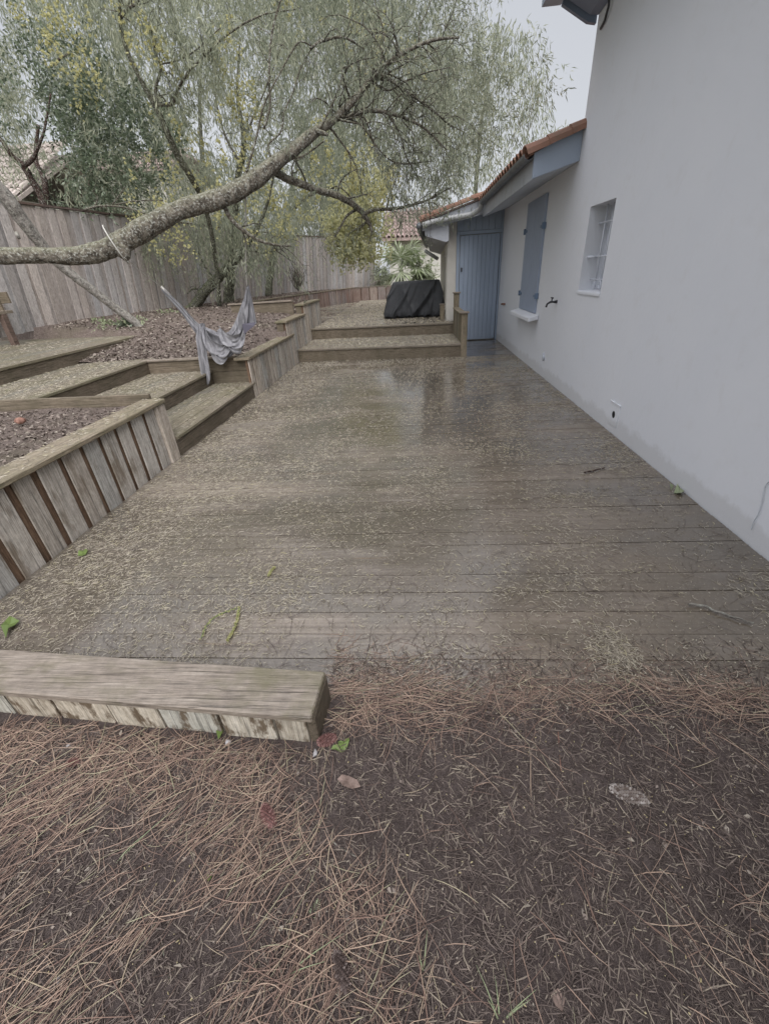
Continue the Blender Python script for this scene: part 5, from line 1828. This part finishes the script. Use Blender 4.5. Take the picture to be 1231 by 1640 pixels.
# ------------------------------------------------------------------ litter: needles, blossom, leaf bits (nobody could count it)
def ribbons(P, ang, L, Wd, curve, z0, tilt, rs, seg=3, flat=True):
    """curved strips lying on the ground; P (n,2); returns verts, quads"""
    n = len(P)
    t = np.linspace(-0.5, 0.5, seg + 1)
    s = t[None] * L[:, None]
    c = curve[:, None] * (t[None] ** 2 - 0.08) * L[:, None]
    dx, dy = np.cos(ang)[:, None], np.sin(ang)[:, None]
    cx = P[:, :1] + s * dx - c * dy
    cy = P[:, 1:2] + s * dy + c * dx
    cz = z0[:, None] + tilt[:, None] * s
    w = Wd[:, None] * np.array([0.55] + [1.0] * (seg - 1) + [0.4])[None] * 0.5
    nx, ny = -dy, dx
    if flat:
        A = np.stack([cx + nx * w, cy + ny * w, cz], -1)
        B = np.stack([cx - nx * w, cy - ny * w, cz], -1)
        V = np.stack([A, B], 2).reshape(n, (seg + 1) * 2, 3)
        q = np.array([[2 * i, 2 * i + 1, 2 * i + 3, 2 * i + 2] for i in range(seg)])
        k = (seg + 1) * 2
    else:
        A = np.stack([cx + nx * w, cy + ny * w, cz], -1)
        T = np.stack([cx, cy, cz + w * 1.6], -1)
        B = np.stack([cx - nx * w, cy - ny * w, cz], -1)
        V = np.stack([A, T, B], 2).reshape(n, (seg + 1) * 3, 3)
        q = np.array([[3 * i + a, 3 * i + b, 3 * i + 3 + b, 3 * i + 3 + a] for i in range(seg) for a, b in ((0, 1), (1, 2))])
        k = (seg + 1) * 3
    Q = (np.arange(n) * k)[:, None, None] + q[None]
    return V.reshape(-1, 3), Q.reshape(-1, 4)


rs = np.random.RandomState(101)


def in_low_wall(x, y):
    """footprint of the low front wall"""
    u = (x - P0w[0]) * dw[0] + (y - P0w[1]) * dw[1]
    v = (x - P0w[0]) * nw[0] + (y - P0w[1]) * nw[1]
    return (u < 2.26) & (v < 0.045) & (v > -0.17)


P0w = np.array([-2.6, 1.085])
dw = unit(np.array([-0.388, 0.925]) - P0w)
nw = np.array([dw[1], -dw[0]])


def needle_field(n):
    x = rs.uniform(-2.4, 2.3, n)
    y = rs.uniform(0.02, 1.48, n)
    v = 0.5 + 0.5 * vnoise(x * 2.2, y * 2.2, 17) + 0.45 * vnoise(x * 6, y * 6, 18)
    left = np.clip((0.15 - x) / 0.5, 0, 1)
    right = np.clip((x - 0.45) / 0.4, 0, 1) * np.clip((0.75 - y) / 0.3, 0, 1)
    edge = np.exp(-((y - 1.10) / 0.13) ** 2) * (x > -0.36)
    k = (0.10 + 0.75 * left + 0.30 * right + 0.8 * edge) * np.clip(v * 1.9 - 0.35, 0.04, 1.3) * np.clip((1.50 - y) / 0.32, 0, 1) ** 1.5
    keep = (rs.rand(n) < k) & ~in_low_wall(x, y) & ~((x < -0.39) & (y > 0.95))
    x, y = x[keep], y[keep]
    m = len(x)
    ang = rs.uniform(0, math.pi, m)
    f = np.clip((-0.15 - x) / 0.3, 0, 1) * np.clip((0.85 - y) / 0.3, 0, 1)
    g = np.clip((x - 0.3) / 0.3, 0, 1)
    a1 = math.radians(52) + rs.randn(m) * 0.38
    a2 = math.radians(-58) + rs.randn(m) * 0.42
    a3 = math.radians(8) + rs.randn(m) * 0.5
    u = rs.rand(m)
    ang = np.where(u < f * 0.75, a1, np.where((u < g * 0.6) & (y < 0.9), a2, np.where((y > 0.98) & (u < 0.5), a3, ang)))
    return x, y, ang


x, y, ang = needle_field(34000)
m = len(x)
L = rs.uniform(0.045, 0.175, m)
V1, Q1 = ribbons(np.stack([x, y], 1), ang, L, 0.0010 + 0.0016 * rs.rand(m) ** 1.5, rs.randn(m) * 0.28, front_h(x, y) + rs.uniform(0.002, 0.017, m), rs.randn(m) * 0.06, rs, 4, False)
V1[:, 2] = np.maximum(V1[:, 2], np.maximum(front_h(V1[:, 0], V1[:, 1]), np.where(V1[:, 1] > 0.87, 0.0, -1)) + 0.0014)
o = bulk('needle_litter', V1, 4, M['needle'], quads=Q1)
tag(o, 'long tan pine needles strewn over the dark soil in front', 'pine needles', kind='stuff')
# short grey and brown fragments and grains everywhere on the soil
n = 110000
x = rs.uniform(-2.3, 2.2, n)
y = rs.uniform(0.02, 1.55, n)
ok = ~in_low_wall(x, y) & (rs.rand(n) < np.clip((1.50 - y) / 0.40, 0, 1) ** 1.6) & ~((x < -0.39) & (y > 0.95))
x, y = x[ok], y[ok]
m = len(x)
V1, Q1 = ribbons(np.stack([x, y], 1), rs.uniform(0, 6.28, m), 0.004 + 0.055 * rs.rand(m) ** 1.8, rs.uniform(0.0009, 0.0036, m), rs.randn(m) * 0.12, front_h(x, y) + rs.uniform(0.001, 0.007, m), rs.randn(m) * 0.12, rs, 2, False)
V1[:, 2] = np.maximum(V1[:, 2], np.maximum(front_h(V1[:, 0], V1[:, 1]), np.where(V1[:, 1] > 0.9, 0.0015, -1)) + 0.0006)
tag(bulk('soil_debris', V1, 4, M['needle_old'], quads=Q1), 'fine grey brown crumbs of bark and broken needles on the soil', 'debris', kind='stuff')
n = 1100
x, y = rs.uniform(-1.6, 1.9, n), rs.uniform(0.1, 1.2, n)
ok = ~in_low_wall(x, y) & ~((x < -0.39) & (y > 0.95))
x, y = x[ok], y[ok]
m = len(x)
V1, Q1 = ribbons(np.stack([x, y], 1), rs.uniform(0, 6.28, m), 0.002 + 0.007 * rs.rand(m) ** 2, rs.uniform(0.0015, 0.0042, m), rs.randn(m) * 0.2, front_h(x, y) + 0.005, rs.randn(m) * 0.1, rs, 2, False)
tag(bulk('petal_litter', V1, 4, M['yellow_dot'], quads=Q1), 'tiny yellow blossom dots sprinkled on the dark soil', 'petals', kind='stuff')


def deck_litter(n, ymax, seed, wide):
    rs = np.random.RandomState(seed)
    x = rs.uniform(-2.36, 1.90, n)
    y = 0.93 + (ymax - 0.93) * rs.rand(n) ** 1.25
    v = 0.46 + 0.5 * vnoise(x * 0.9, y * 1.6, 23) + 0.55 * vnoise(x * 3, y * 8, 24)
    wet = np.exp(-(((x + 0.1) / 0.7) ** 2)) * np.clip((2.2 - y) / 1.2, 0, 1) * 0.5
    strip = 0.35 * np.exp(-((x + 2.3) / 0.5) ** 2)
    right = np.clip((x - 0.9) / 0.6, 0, 1) * 0.35 * np.clip((5 - y) / 2.5, 0, 1)
    ok = rs.rand(n) < np.clip(0.14 + 0.95 * np.clip(v, 0, 1.15) ** 1.8 + strip - wet - right, 0.05, 1) * (1 - 0.55 * np.clip((y - 2.8) / 2.5, 0, 1)) * (1 - 0.3 * np.clip((2.6 - y) / 1.0, 0, 1))
    ok &= ~in_low_wall(x, y) & (y < 8.8 + shear(x))
    x, y = x[ok], y[ok]
    m = len(x)
    sc = 1 + wide * np.clip((y - 3) / 5, 0, 1)
    L = rs.uniform(0.006, 0.034, m) * (0.8 + 0.4 * sc)
    return x, y, L, rs.uniform(0.0014, 0.0032, m) * sc, m, rs


x, y, L, wd, m, r2 = deck_litter(210000, 8.9, 103, 0.35)
V1, Q1 = ribbons(np.stack([x, y], 1), r2.uniform(0, 6.28, m), L, wd, r2.randn(m) * 0.9, r2.uniform(0.003, 0.007, m), r2.randn(m) * 0.05, r2, 3, False)
V1[:, 2] = np.maximum(V1[:, 2], 0.0025)
tag(bulk('blossom_litter', V1, 4, M['blossom_litter'], quads=Q1), 'pale curly fallen mimosa blossom matted over the wet deck', 'blossom litter', kind='stuff')
# a few long dark and tan needles on the deck
n = 2600
x, y = rs.uniform(-2.3, 1.85, n), 1.0 + 5.5 * rs.rand(n) ** 1.8
ok = ~in_low_wall(x, y)
x, y = x[ok], y[ok]
m = len(x)
V1, Q1 = ribbons(np.stack([x, y], 1), rs.uniform(0, 6.28, m), rs.uniform(0.04, 0.14, m), rs.uniform(0.0012, 0.0022, m), rs.randn(m) * 0.2, rs.uniform(0.004, 0.009, m), rs.randn(m) * 0.03, rs, 4, False)
V1[:, 2] = np.maximum(V1[:, 2], 0.003)
tag(bulk('needle_litter', V1, 4, M['needle_old'], quads=Q1), 'thin dark needles and stalks lying among the blossom on the deck', 'pine needles', kind='stuff')
n = 9000
x, y = rs.uniform(-2.3, 1.88, n), 1.0 + 5.0 * rs.rand(n) ** 1.6
ok = ~in_low_wall(x, y)
x, y = x[ok], y[ok]
m = len(x)
V1, Q1 = ribbons(np.stack([x, y], 1), rs.uniform(0, 6.28, m), rs.uniform(0.003, 0.008, m), rs.uniform(0.003, 0.005, m), rs.randn(m) * 0.2, np.full(m, 0.006), rs.randn(m) * 0.1, rs, 2, False)
tag(bulk('petal_litter', V1, 4, M['blossom_litter'], quads=Q1), 'tiny pale petal specks dotted over the wet deck boards', 'petals', kind='stuff')
# flakes of bark and crumbled leaves on the soil
n = 2600
x, y = rs.uniform(-2.0, 2.0, n), rs.uniform(0.05, 1.2, n)
ok = ~in_low_wall(x, y) & ~((x < -0.39) & (y > 0.95))
x, y = x[ok], y[ok]
d = unit(np.stack([rs.randn(len(x)), rs.randn(len(x)), rs.randn(len(x)) * 0.2], 1))
Lf = 0.004 + 0.022 * rs.rand(len(x)) ** 2.5
V1 = leaf_cloud(np.stack([x, y, front_h(x, y) + 0.004], 1), d, Lf, Lf * 0.6, rs, 0.3)
tag(bulk('bark_flakes', V1, 4, M['garden_bits']), 'flat flakes of bark and crumbled leaf lying on the dark soil', 'debris', kind='stuff')
# blossom on steps, stairs and the raised deck
parts = []
for (x0, x1, y0, y1, z, n, sh) in ((-2.36, 0.9, 8.84, 10.3, 0.237, 5000, 1), (-2.36, 0.9, 10.3, 21, UZ + 0.003, 26000, 1), (-3.0, -2.38, 3.9, 6.28, 0.203, 1900, 0), (-3.95, -3.02, 4.1, 6.3, 0.388, 2500, 0), (-5.05, -3.97, 4.1, 6.4, 0.578, 2600, 0), (-8, -5.08, 3.7, 8.1, 0.763, 4200, 0), (-2.59, -2.38, 0.4, 3.86, 0.590, 700, 0), (-2.58, -2.36, 6.2, 8.85, 0.567, 500, 0), (-4.4, -2.4, 12.5, 20, UZ + 0.003, 4000, 0)):
    x, y = rs.uniform(x0, x1, n), rs.uniform(y0, y1, n)
    v = 0.5 + 0.5 * vnoise(x * 1.3, y * 1.3, 29)
    ok = rs.rand(n) < np.clip(0.2 + v, 0, 1)
    x, y = x[ok], y[ok]
    if sh:
        y = y + shear(x)
    sc = 2.0 if y0 > 8 else 1.3
    m = len(x)
    parts.append((x, y, np.full(m, z) + rs.uniform(0.001, 0.005, m), np.full(m, sc)))
x, y, z, sc = [np.concatenate(c) for c in zip(*parts)]
m = len(x)
V1, Q1 = ribbons(np.stack([x, y], 1), rs.uniform(0, 6.28, m), rs.uniform(0.008, 0.034, m) * sc, rs.uniform(0.0018, 0.0036, m) * sc, rs.randn(m) * 0.9, z, np.zeros(m), rs, 3, False)
tag(bulk('blossom_litter', V1, 4, M['blossom_litter'], quads=Q1), 'pale fallen blossom scattered over the steps and the raised deck', 'blossom litter', kind='stuff')


# dead leaves on the garden mulch
def leaf_litter(x, y, z, rs, lo, hi):
    m = len(x)
    d = unit(np.stack([rs.randn(m), rs.randn(m), rs.randn(m) * 0.25], 1))
    return leaf_cloud(np.stack([x, y, z], 1), d, rs.uniform(lo, hi, m), rs.uniform(lo, hi, m) * 0.45, rs, 0.35)


n = 26000
x = -2.45 - 6.5 * rs.rand(n)
y = 6.42 + 14 * rs.rand(n) ** 1.7
ok = ~((y < 8.14 + np.maximum(-5.06 - x, 0) * 0.18) & (x < -5.03)) & (x > np.interp(y, [3, 6, 9, 12, 15, 18, 20], [-8.2, -7.7, -7.1, -6.6, -6.2, -5.5, -4.8])) & ~((y > 12.2) & (x > np.interp(y, [12.4, 15, 18, 21], [-4.75, -4.4, -3.7, -2.75]))) & ~((y > 8.4) & (x > -2.62))
x, y = x[ok], y[ok]
z = soil_h(x, y) + 0.02 * vnoise(x * 1.5, y * 1.5, 13) + 0.012 * vnoise(x * 7, y * 7, 14) + 0.006
Va = leaf_litter(x, y, z, rs, 0.03, 0.085)
n = 9000
x, y = -2.62 - 4.0 * rs.rand(n), 1.5 + 2.45 * rs.rand(n)
z = 0.50 + 0.02 * vnoise(x * 2, y * 2, 11) + 0.01 * vnoise(x * 8, y * 8, 12) + 0.004
Vb = leaf_litter(x, y, z, rs, 0.015, 0.055)
tag(bulk('leaf_litter', np.vstack([Va, Vb]), 4, M['garden_bits']), 'pinkish brown dead leaves and chips covering the garden beds', 'leaf litter', kind='stuff')
# low green ground cover under the left fence
n = 2600
x, y = rs.uniform(-7.3, -5.2, n), rs.uniform(8.2, 10.5, n)
v = 0.5 + 0.5 * vnoise(x * 1.6, y * 1.6, 37)
ok = (rs.rand(n) < np.clip(v * 1.6 - 1.0, 0, 1)) & (x > -7.15 + (y - 9) * 0.18) & (x < -5.5 + (9 - y) * 0.5 + 0.9)
x, y = x[ok], y[ok]
z = soil_h(x, y) + 0.01 + 0.05 * rs.rand(len(x))
P = np.stack([x, y, z], 1)
tag(bulk('ground_cover', sprays(P, 4, 0.06, 0.05, 0.03, rs, -0.2, 1.0), 4, M['leaf_ivy']), 'low pale green ground cover along the foot of the left fence', 'ground cover', kind='stuff')

# ------------------------------------------------------------------ single small things on the ground
def pine_cone(name, lab, c0, ang, Lc, Rc, mat, closed=1.0, z=0.0, group='pine cones on the ground'):
    t = thing(name, lab, 'pine cone', (c0[0], c0[1], z), group)
    rr = np.random.RandomState(int(abs(c0[0]) * 1000) + 3)
    ax = np.array([math.cos(ang), math.sin(ang), 0.0])
    c = np.array([c0[0], c0[1], z + Rc * 0.75])
    s, u = np.array([-ax[1], ax[0], 0.0]), np.array([0, 0, 1.0])
    prof = lambda q: Rc * (math.sin(math.pi * min(1, 0.075 + 0.83 * q)) ** 0.62) * (1.05 - 0.14 * q)
    mb = MB()
    core = [c + ax * (q - 0.5) * Lc for q in np.linspace(0.02, 0.98, 12)]
    mb.tube(core, [prof(q) * 0.80 for q in np.linspace(0.02, 0.98, 12)], 12)
    mb.build('core', M['cone_dark'], t, smooth=True)
    mb = MB()
    rows = 17
    for i in range(rows):
        q = 0.04 + 0.92 * i / (rows - 1)
        r = prof(q)
        k = max(5, int(13 * r / Rc))
        for j in range(k):
            a = 2 * math.pi * (j + 0.5 * (i % 2)) / k + i * 0.13
            rad = s * math.cos(a) + u * math.sin(a)
            tan = -s * math.sin(a) + u * math.cos(a)
            w = math.pi * r / k * 0.95
            h = Lc / rows * 0.85
            b = c + ax * (q - 0.5) * Lc + rad * r * 0.80
            tip = b + rad * r * 0.40 * closed + ax * h * 0.25
            mb.add([b - ax * h, b + tan * w, b + ax * h, b - tan * w, tip], [(0, 1, 4), (1, 2, 4), (2, 3, 4), (3, 0, 4)])
    mb.build('scale', mat, t)
    return t


pine_cone('pine_cone', 'pale grey closed pine cone lying alone on bare dark soil at the right', at_z(1006, 1273, 0.02), math.radians(-22), 0.115, 0.025, M['cone_grey'], 0.8, 0.0)
pine_cone('pine_cone', 'small pinkish pine cone against the end of the low front wall beside the bright leaf', at_z(524, 1188, 0.015), math.radians(20), 0.075, 0.019, M['cone_pink'], 1.3, 0.012)
pine_cone('pine_cone', 'brown half buried pine cone among the dense needles left of centre', at_z(430, 1308, 0.015), math.radians(-50), 0.085, 0.020, M['cone_pink'], 1.2, 0.004)
pine_cone('pine_cone', 'dark weathered pine cone nearest the bottom edge beside grass blades', at_z(547, 1556, 0.015), math.radians(-62), 0.085, 0.021, M['cone_dark'], 0.9, 0.0)
pine_cone('pine_cone', 'small dark reddish pine cone in the needles under the low wall at the left', at_z(118, 1222, 0.015), math.radians(15), 0.05, 0.016, M['cone_pink'], 1.2, 0.004)


def rock(name, lab, c0, r, mat, seed, cat='stone'):
    rr = np.random.RandomState(seed)
    mb = MB()
    rows = []
    for i in range(9):
        th = math.pi * i / 8
        row = []
        for j in range(13):
            ph = 2 * math.pi * (j % 12) / 12
            k = 1 + 0.18 * math.sin(3 * ph + seed) * math.sin(th) + 0.12 * math.sin(5 * ph + 2 * th + seed)
            row.append((c0[0] + r[0] * k * math.sin(th) * math.cos(ph), c0[1] + r[1] * k * math.sin(th) * math.sin(ph), c0[2] + r[2] * (math.cos(th) + 0.6)))
        rows.append(row)
    mb.grid(np.array(rows))
    return tag(mb.build(name, mat, smooth=False), lab, cat)


rock('stone', 'small grey white stone at the foot of the low front wall', at_z(366, 1190, 0.01), (0.012, 0.010, 0.009), M['flint'], 1)
rock('stone', 'pale flint chip lying in front of the pink cone by the wall end', at_z(505, 1207, 0.01), (0.008, 0.014, 0.007), M['flint'], 2)
rock('stone', 'bluish white pebble on the needles at the left under the wall', at_z(112, 1196, 0.01), (0.010, 0.010, 0.009), M['flint'], 3)
rock('stone', 'white pebble among the needles near the bottom left', at_z(94, 1571, 0.01), (0.009, 0.009, 0.007), M['flint'], 4)
rock('shard', 'reddish clay shard on the planting bed behind the near wall', at_z(34, 677, 0.52), (0.045, 0.035, 0.03), M['shard'], 5, 'shard')
rock('stone', 'pale peach chip on the bare soil at the right below the grey cone', at_z(1086, 1418, 0.008), (0.010, 0.007, 0.006), M['shard'], 6)
rock('stone', 'dark slate chip beside the peach chip on the right', at_z(1084, 1446, 0.008), (0.011, 0.008, 0.006), M['hole'], 7)


def twig_on(name, lab, pix, r, mat, z=0.012, cat='twig'):
    pts = spline([list(at_z(px, py, z)) for px, py in pix], 5)
    rr = np.random.RandomState(len(lab))
    pts[:, 2] = z + 0.003 * np.sin(np.arange(len(pts)) * 1.3)
    mb = MB()
    mb.tube(pts, np.linspace(r, r * 0.6, len(pts)), 7, rough=0.15, rs=rr)
    return tag(mb.build(name, mat, smooth=True), lab, cat)


twig_on('twig', 'short dark twig lying below the low wall at the left', [(82, 1222), (95, 1250), (112, 1290)], 0.006, M['bark_twig'])
twig_on('twig', 'thin dark curved twig left of the short one near the left edge', [(82, 1280), (60, 1305), (42, 1338)], 0.0045, M['bark_red'])
twig_on('twig', 'slender brown twig running towards the bottom edge left of centre', [(248, 1475), (258, 1510), (270, 1560), (281, 1630)], 0.0028, M['bark_twig'], 0.014)
twig_on('twig', 'dark purple brown stick lying beside the half buried cone', [(440, 1275), (470, 1284), (505, 1292)], 0.0045, M['bark_red'], 0.014)
twig_on('twig', 'pale grey crooked twig resting on the deck at the right edge', [(1103, 968), (1125, 970), (1150, 980), (1180, 990), (1206, 998)], 0.006, M['bark_grey'], 0.012)
twig_on('twig', 'small black twig on the deck in front of the drain vent', [(935, 757), (952, 753), (968, 749)], 0.007, M['bark_red'], 0.012)
twig_on('twig', 'grey twig crossing the needles right of the half buried cone', [(520, 1322), (535, 1350), (570, 1372)], 0.003, M['bark_grey'], 0.014)
twig_on('straw', 'long tan straw lying flat on the bare soil in the lower middle', [(890, 1432), (868, 1470), (840, 1508), (806, 1528)], 0.0022, M['dead_leaf'], 0.012, 'straw')
twig_on('straw', 'thick orange brown needle bundle standing out left of the grey cone', [(893, 1172), (896, 1215), (900, 1256)], 0.0020, M['shard'], 0.012, 'straw')


def leaf_on(name, lab, tip_pts, mat, z=0.012, cat='leaf', lift=0.015):
    """a small leaf: polygon of pixels, slightly lifted and folded along its middle"""
    t = thing(name, lab, cat, tuple(at_z(*tip_pts[0][0], z)))
    for k, poly in enumerate(tip_pts):
        V = [list(at_z(px, py, z)) for px, py in poly]
        c = np.mean(V, 0)
        for i, v in enumerate(V):
            v[2] = z + (lift if i else 0.0) * (0.6 + 0.4 * math.sin(i * 2.1))
        c[2] = z + lift * 0.4
        mb = MB()
        n = len(V)
        V.append(list(c))
        mb.add(V, [(i, (i + 1) % n, n) for i in range(n)])
        o = mb.build('leaflet', mat, t)
        so = o.modifiers.new('thick', 'SOLIDIFY')
        so.thickness = 0.0006
    return t


leaf_on('green_leaf', 'bright green three part leaf by the pink cone at the wall end',
        [[(549, 1205), (542, 1195), (541, 1189), (547, 1188), (549, 1191), (553, 1184), (559, 1184), (560, 1189), (555, 1200)], [(548, 1206), (538, 1204), (530, 1201), (534, 1196), (541, 1195)]], M['leaf_green'])
leaf_on('green_leaf', 'bright green ivy leaf on the deck at the left edge above the low wall', [[(10, 1022), (6, 1008), (10, 996), (18, 991), (24, 994), (33, 996), (26, 1006), (18, 1012)]], M['leaf_green'], 0.012, lift=0.03)
leaf_on('green_leaf', 'small yellow green leaf on the deck beside the near plank wall', [[(125, 890), (128, 885), (134, 883), (139, 881), (143, 885), (138, 889), (132, 893)]], M['leaf_green'], lift=0.02)
leaf_on('green_leaf', 'tiny green shoot at the foot of the low front wall', [[(350, 1185), (348, 1175), (355, 1165), (360, 1168), (358, 1178)]], M['leaf_green'], lift=0.02)
leaf_on('green_leaf', 'lone green leaf pointing up among the needles left of centre', [[(332, 1413), (334, 1404), (339, 1397), (342, 1401), (339, 1410)]], M['leaf_green'], lift=0.012)
leaf_on('dead_leaf', 'curled pinkish dead leaf below the bright green leaf', [[(540, 1248), (548, 1242), (560, 1244), (572, 1250), (578, 1262), (564, 1264), (550, 1260)]], M['dead_leaf'], 0.014, 'dead leaf', 0.008)
leaf_on('dead_leaf', 'brown dead leaf half folded near the bottom edge left of centre', [[(245, 1560), (250, 1545), (258, 1552), (256, 1572), (248, 1576)]], M['dead_leaf'], 0.012, 'dead leaf', 0.008)
leaf_on('dead_leaf', 'dull brown dead leaf at the bottom edge right of the grass', [[(880, 1590), (892, 1584), (904, 1600), (900, 1622), (888, 1612)]], M['dead_leaf'], 0.012, 'dead leaf', 0.008)
leaf_on('weed', 'little green weed growing at the wall foot on the deck', [[(1078, 790), (1082, 780), (1088, 783), (1094, 790), (1088, 795)], [(1074, 786), (1070, 779), (1078, 779)]], M['leaf_ivy'], 0.004, 'weed', 0.03)

# fern tip and grass blades
t = thing('fern_sprig', 'small pale green fern sprig lying on the soil in the lower middle', 'fern', tuple(at_z(504, 1466, 0.012)))
mb = MB()
a, b = at_z(497, 1460, 0.014), at_z(518, 1446, 0.016)
a, b = at_z(500, 1470, 0.014), at_z(510, 1442, 0.018)
ax = unit(b - a)
sd = np.array([-ax[1], ax[0], 0])
for i in range(9):
    p = a + (b - a) * i / 9
    for sg in (-1, 1):
        q = p + sd * sg * 0.020 * (1 - i / 11) + ax * 0.008
        mb.add([p, p * 0.5 + q * 0.5 + ax * 0.002, q, p * 0.5 + q * 0.5 - ax * 0.002], [(0, 1, 2, 3)])
mb.build('frond', M['leaf_ivy'], t)
for k, (lab, base, tips_) in enumerate((('tuft of green grass blades at the bottom edge right of centre', (800, 1640), [(762, 1545), (792, 1562), (858, 1585), (850, 1600), (780, 1600)]),
                                        ('long pale green grass blade arching over the needles in the middle', (450, 1568), [(550, 1495), (520, 1540)]),
                                        ('thin green grass tuft near the bottom edge by the left bare soil', (678, 1560), [(684, 1490), (670, 1530)]),
                                        ('pale green grass stalk leaning over the needles at the left', (180, 1390), [(290, 1288), (240, 1330)]))):
    t = thing('grass_tuft', lab, 'grass', tuple(at_z(*base, 0.0)), 'green grass blades in the soil')
    b0 = at_z(*base, 0.002)
    for q in tips_:
        e = at_z(*q, 0.03)
        d = unit(e - b0)
        sdv = unit(np.cross(d, (0, 0, 1)))
        pts = spline([b0, (b0 + e) / 2 + np.array([0, 0, 0.012]), e], 5)
        w = np.linspace(0.0022, 0.0003, len(pts))
        mb = MB()
        mb.grid(np.array([[p - sdv * ww, p + np.array([0, 0, -ww * 0.8]), p + sdv * ww] for p, ww in zip(pts, w)]))
        mb.build('blade', M['leaf_ivy'], t)

# yellow catkin sprigs on the deck
for lab, pix in (('bright yellow green mimosa catkin lying on the wet deck above the low wall', [(364, 1026), (372, 1012), (379, 995), (383, 972)]),
                 ('pale drooping mimosa sprig curved beside the yellow catkin', [(322, 1022), (332, 1000), (350, 985), (378, 974)]),
                 ('small yellow catkin on the deck right of the sprigs', [(430, 922), (434, 914), (440, 908)])):
    t = thing('catkin', lab, 'catkin', tuple(at_z(*pix[0], 0.01)), 'mimosa catkins on the deck')
    pts = spline([list(at_z(px, py, 0.012)) for px, py in pix], 10)
    mb = MB()
    mb.tube(pts, 0.002, 6)
    mb.build('stalk', M['leaf_green'], t)
    mb = MB()
    rr = np.random.RandomState(len(lab))
    for p in pts[::1]:
        for k in range(7 if 'bright' in lab or 'small' in lab else 2):
            d = unit(rr.randn(3) * np.array([1, 1, 0.5]))
            c = p + d * 0.006
            q = unit(np.cross(d, rr.randn(3)))
            s2 = 0.005
            mb.add([c - d * s2, c + q * s2, c + d * s2, c - q * s2], [(0, 1, 2, 3)])
    mb.build('blossom', M['blossom'], t)
# matted clump of spent blossom on the deck near the soil edge
n = 900
c = at_z(985, 1040, 0.01)
x, y = c[0] + rs.randn(n) * 0.045, c[1] + rs.randn(n) * 0.06
V1, Q1 = ribbons(np.stack([x, y], 1), rs.uniform(0, 6.28, n), rs.uniform(0.01, 0.035, n), rs.uniform(0.0015, 0.003, n), rs.randn(n) * 0.9, 0.004 + 0.02 * rs.rand(n) * np.exp(-(((x - c[0]) / 0.06) ** 2)), rs.randn(n) * 0.3, rs, 3, False)
tag(bulk('blossom_clump', V1, 4, M['blossom_litter'], quads=Q1), 'matted greenish clump of spent blossom on the deck near the soil edge', 'blossom clump', kind='stuff')
# dark fern at the foot of the bare trunk
shrub('fern', 'dark green fern at the foot of the bare leaning trunk', at_z(212, 524, 0.86), (0.13, 0.1, 0.05), 40, M['leaf_dark'], 121, 0.16, 0.03, 8, 0.12, 0.1, 'fern', None, 4)
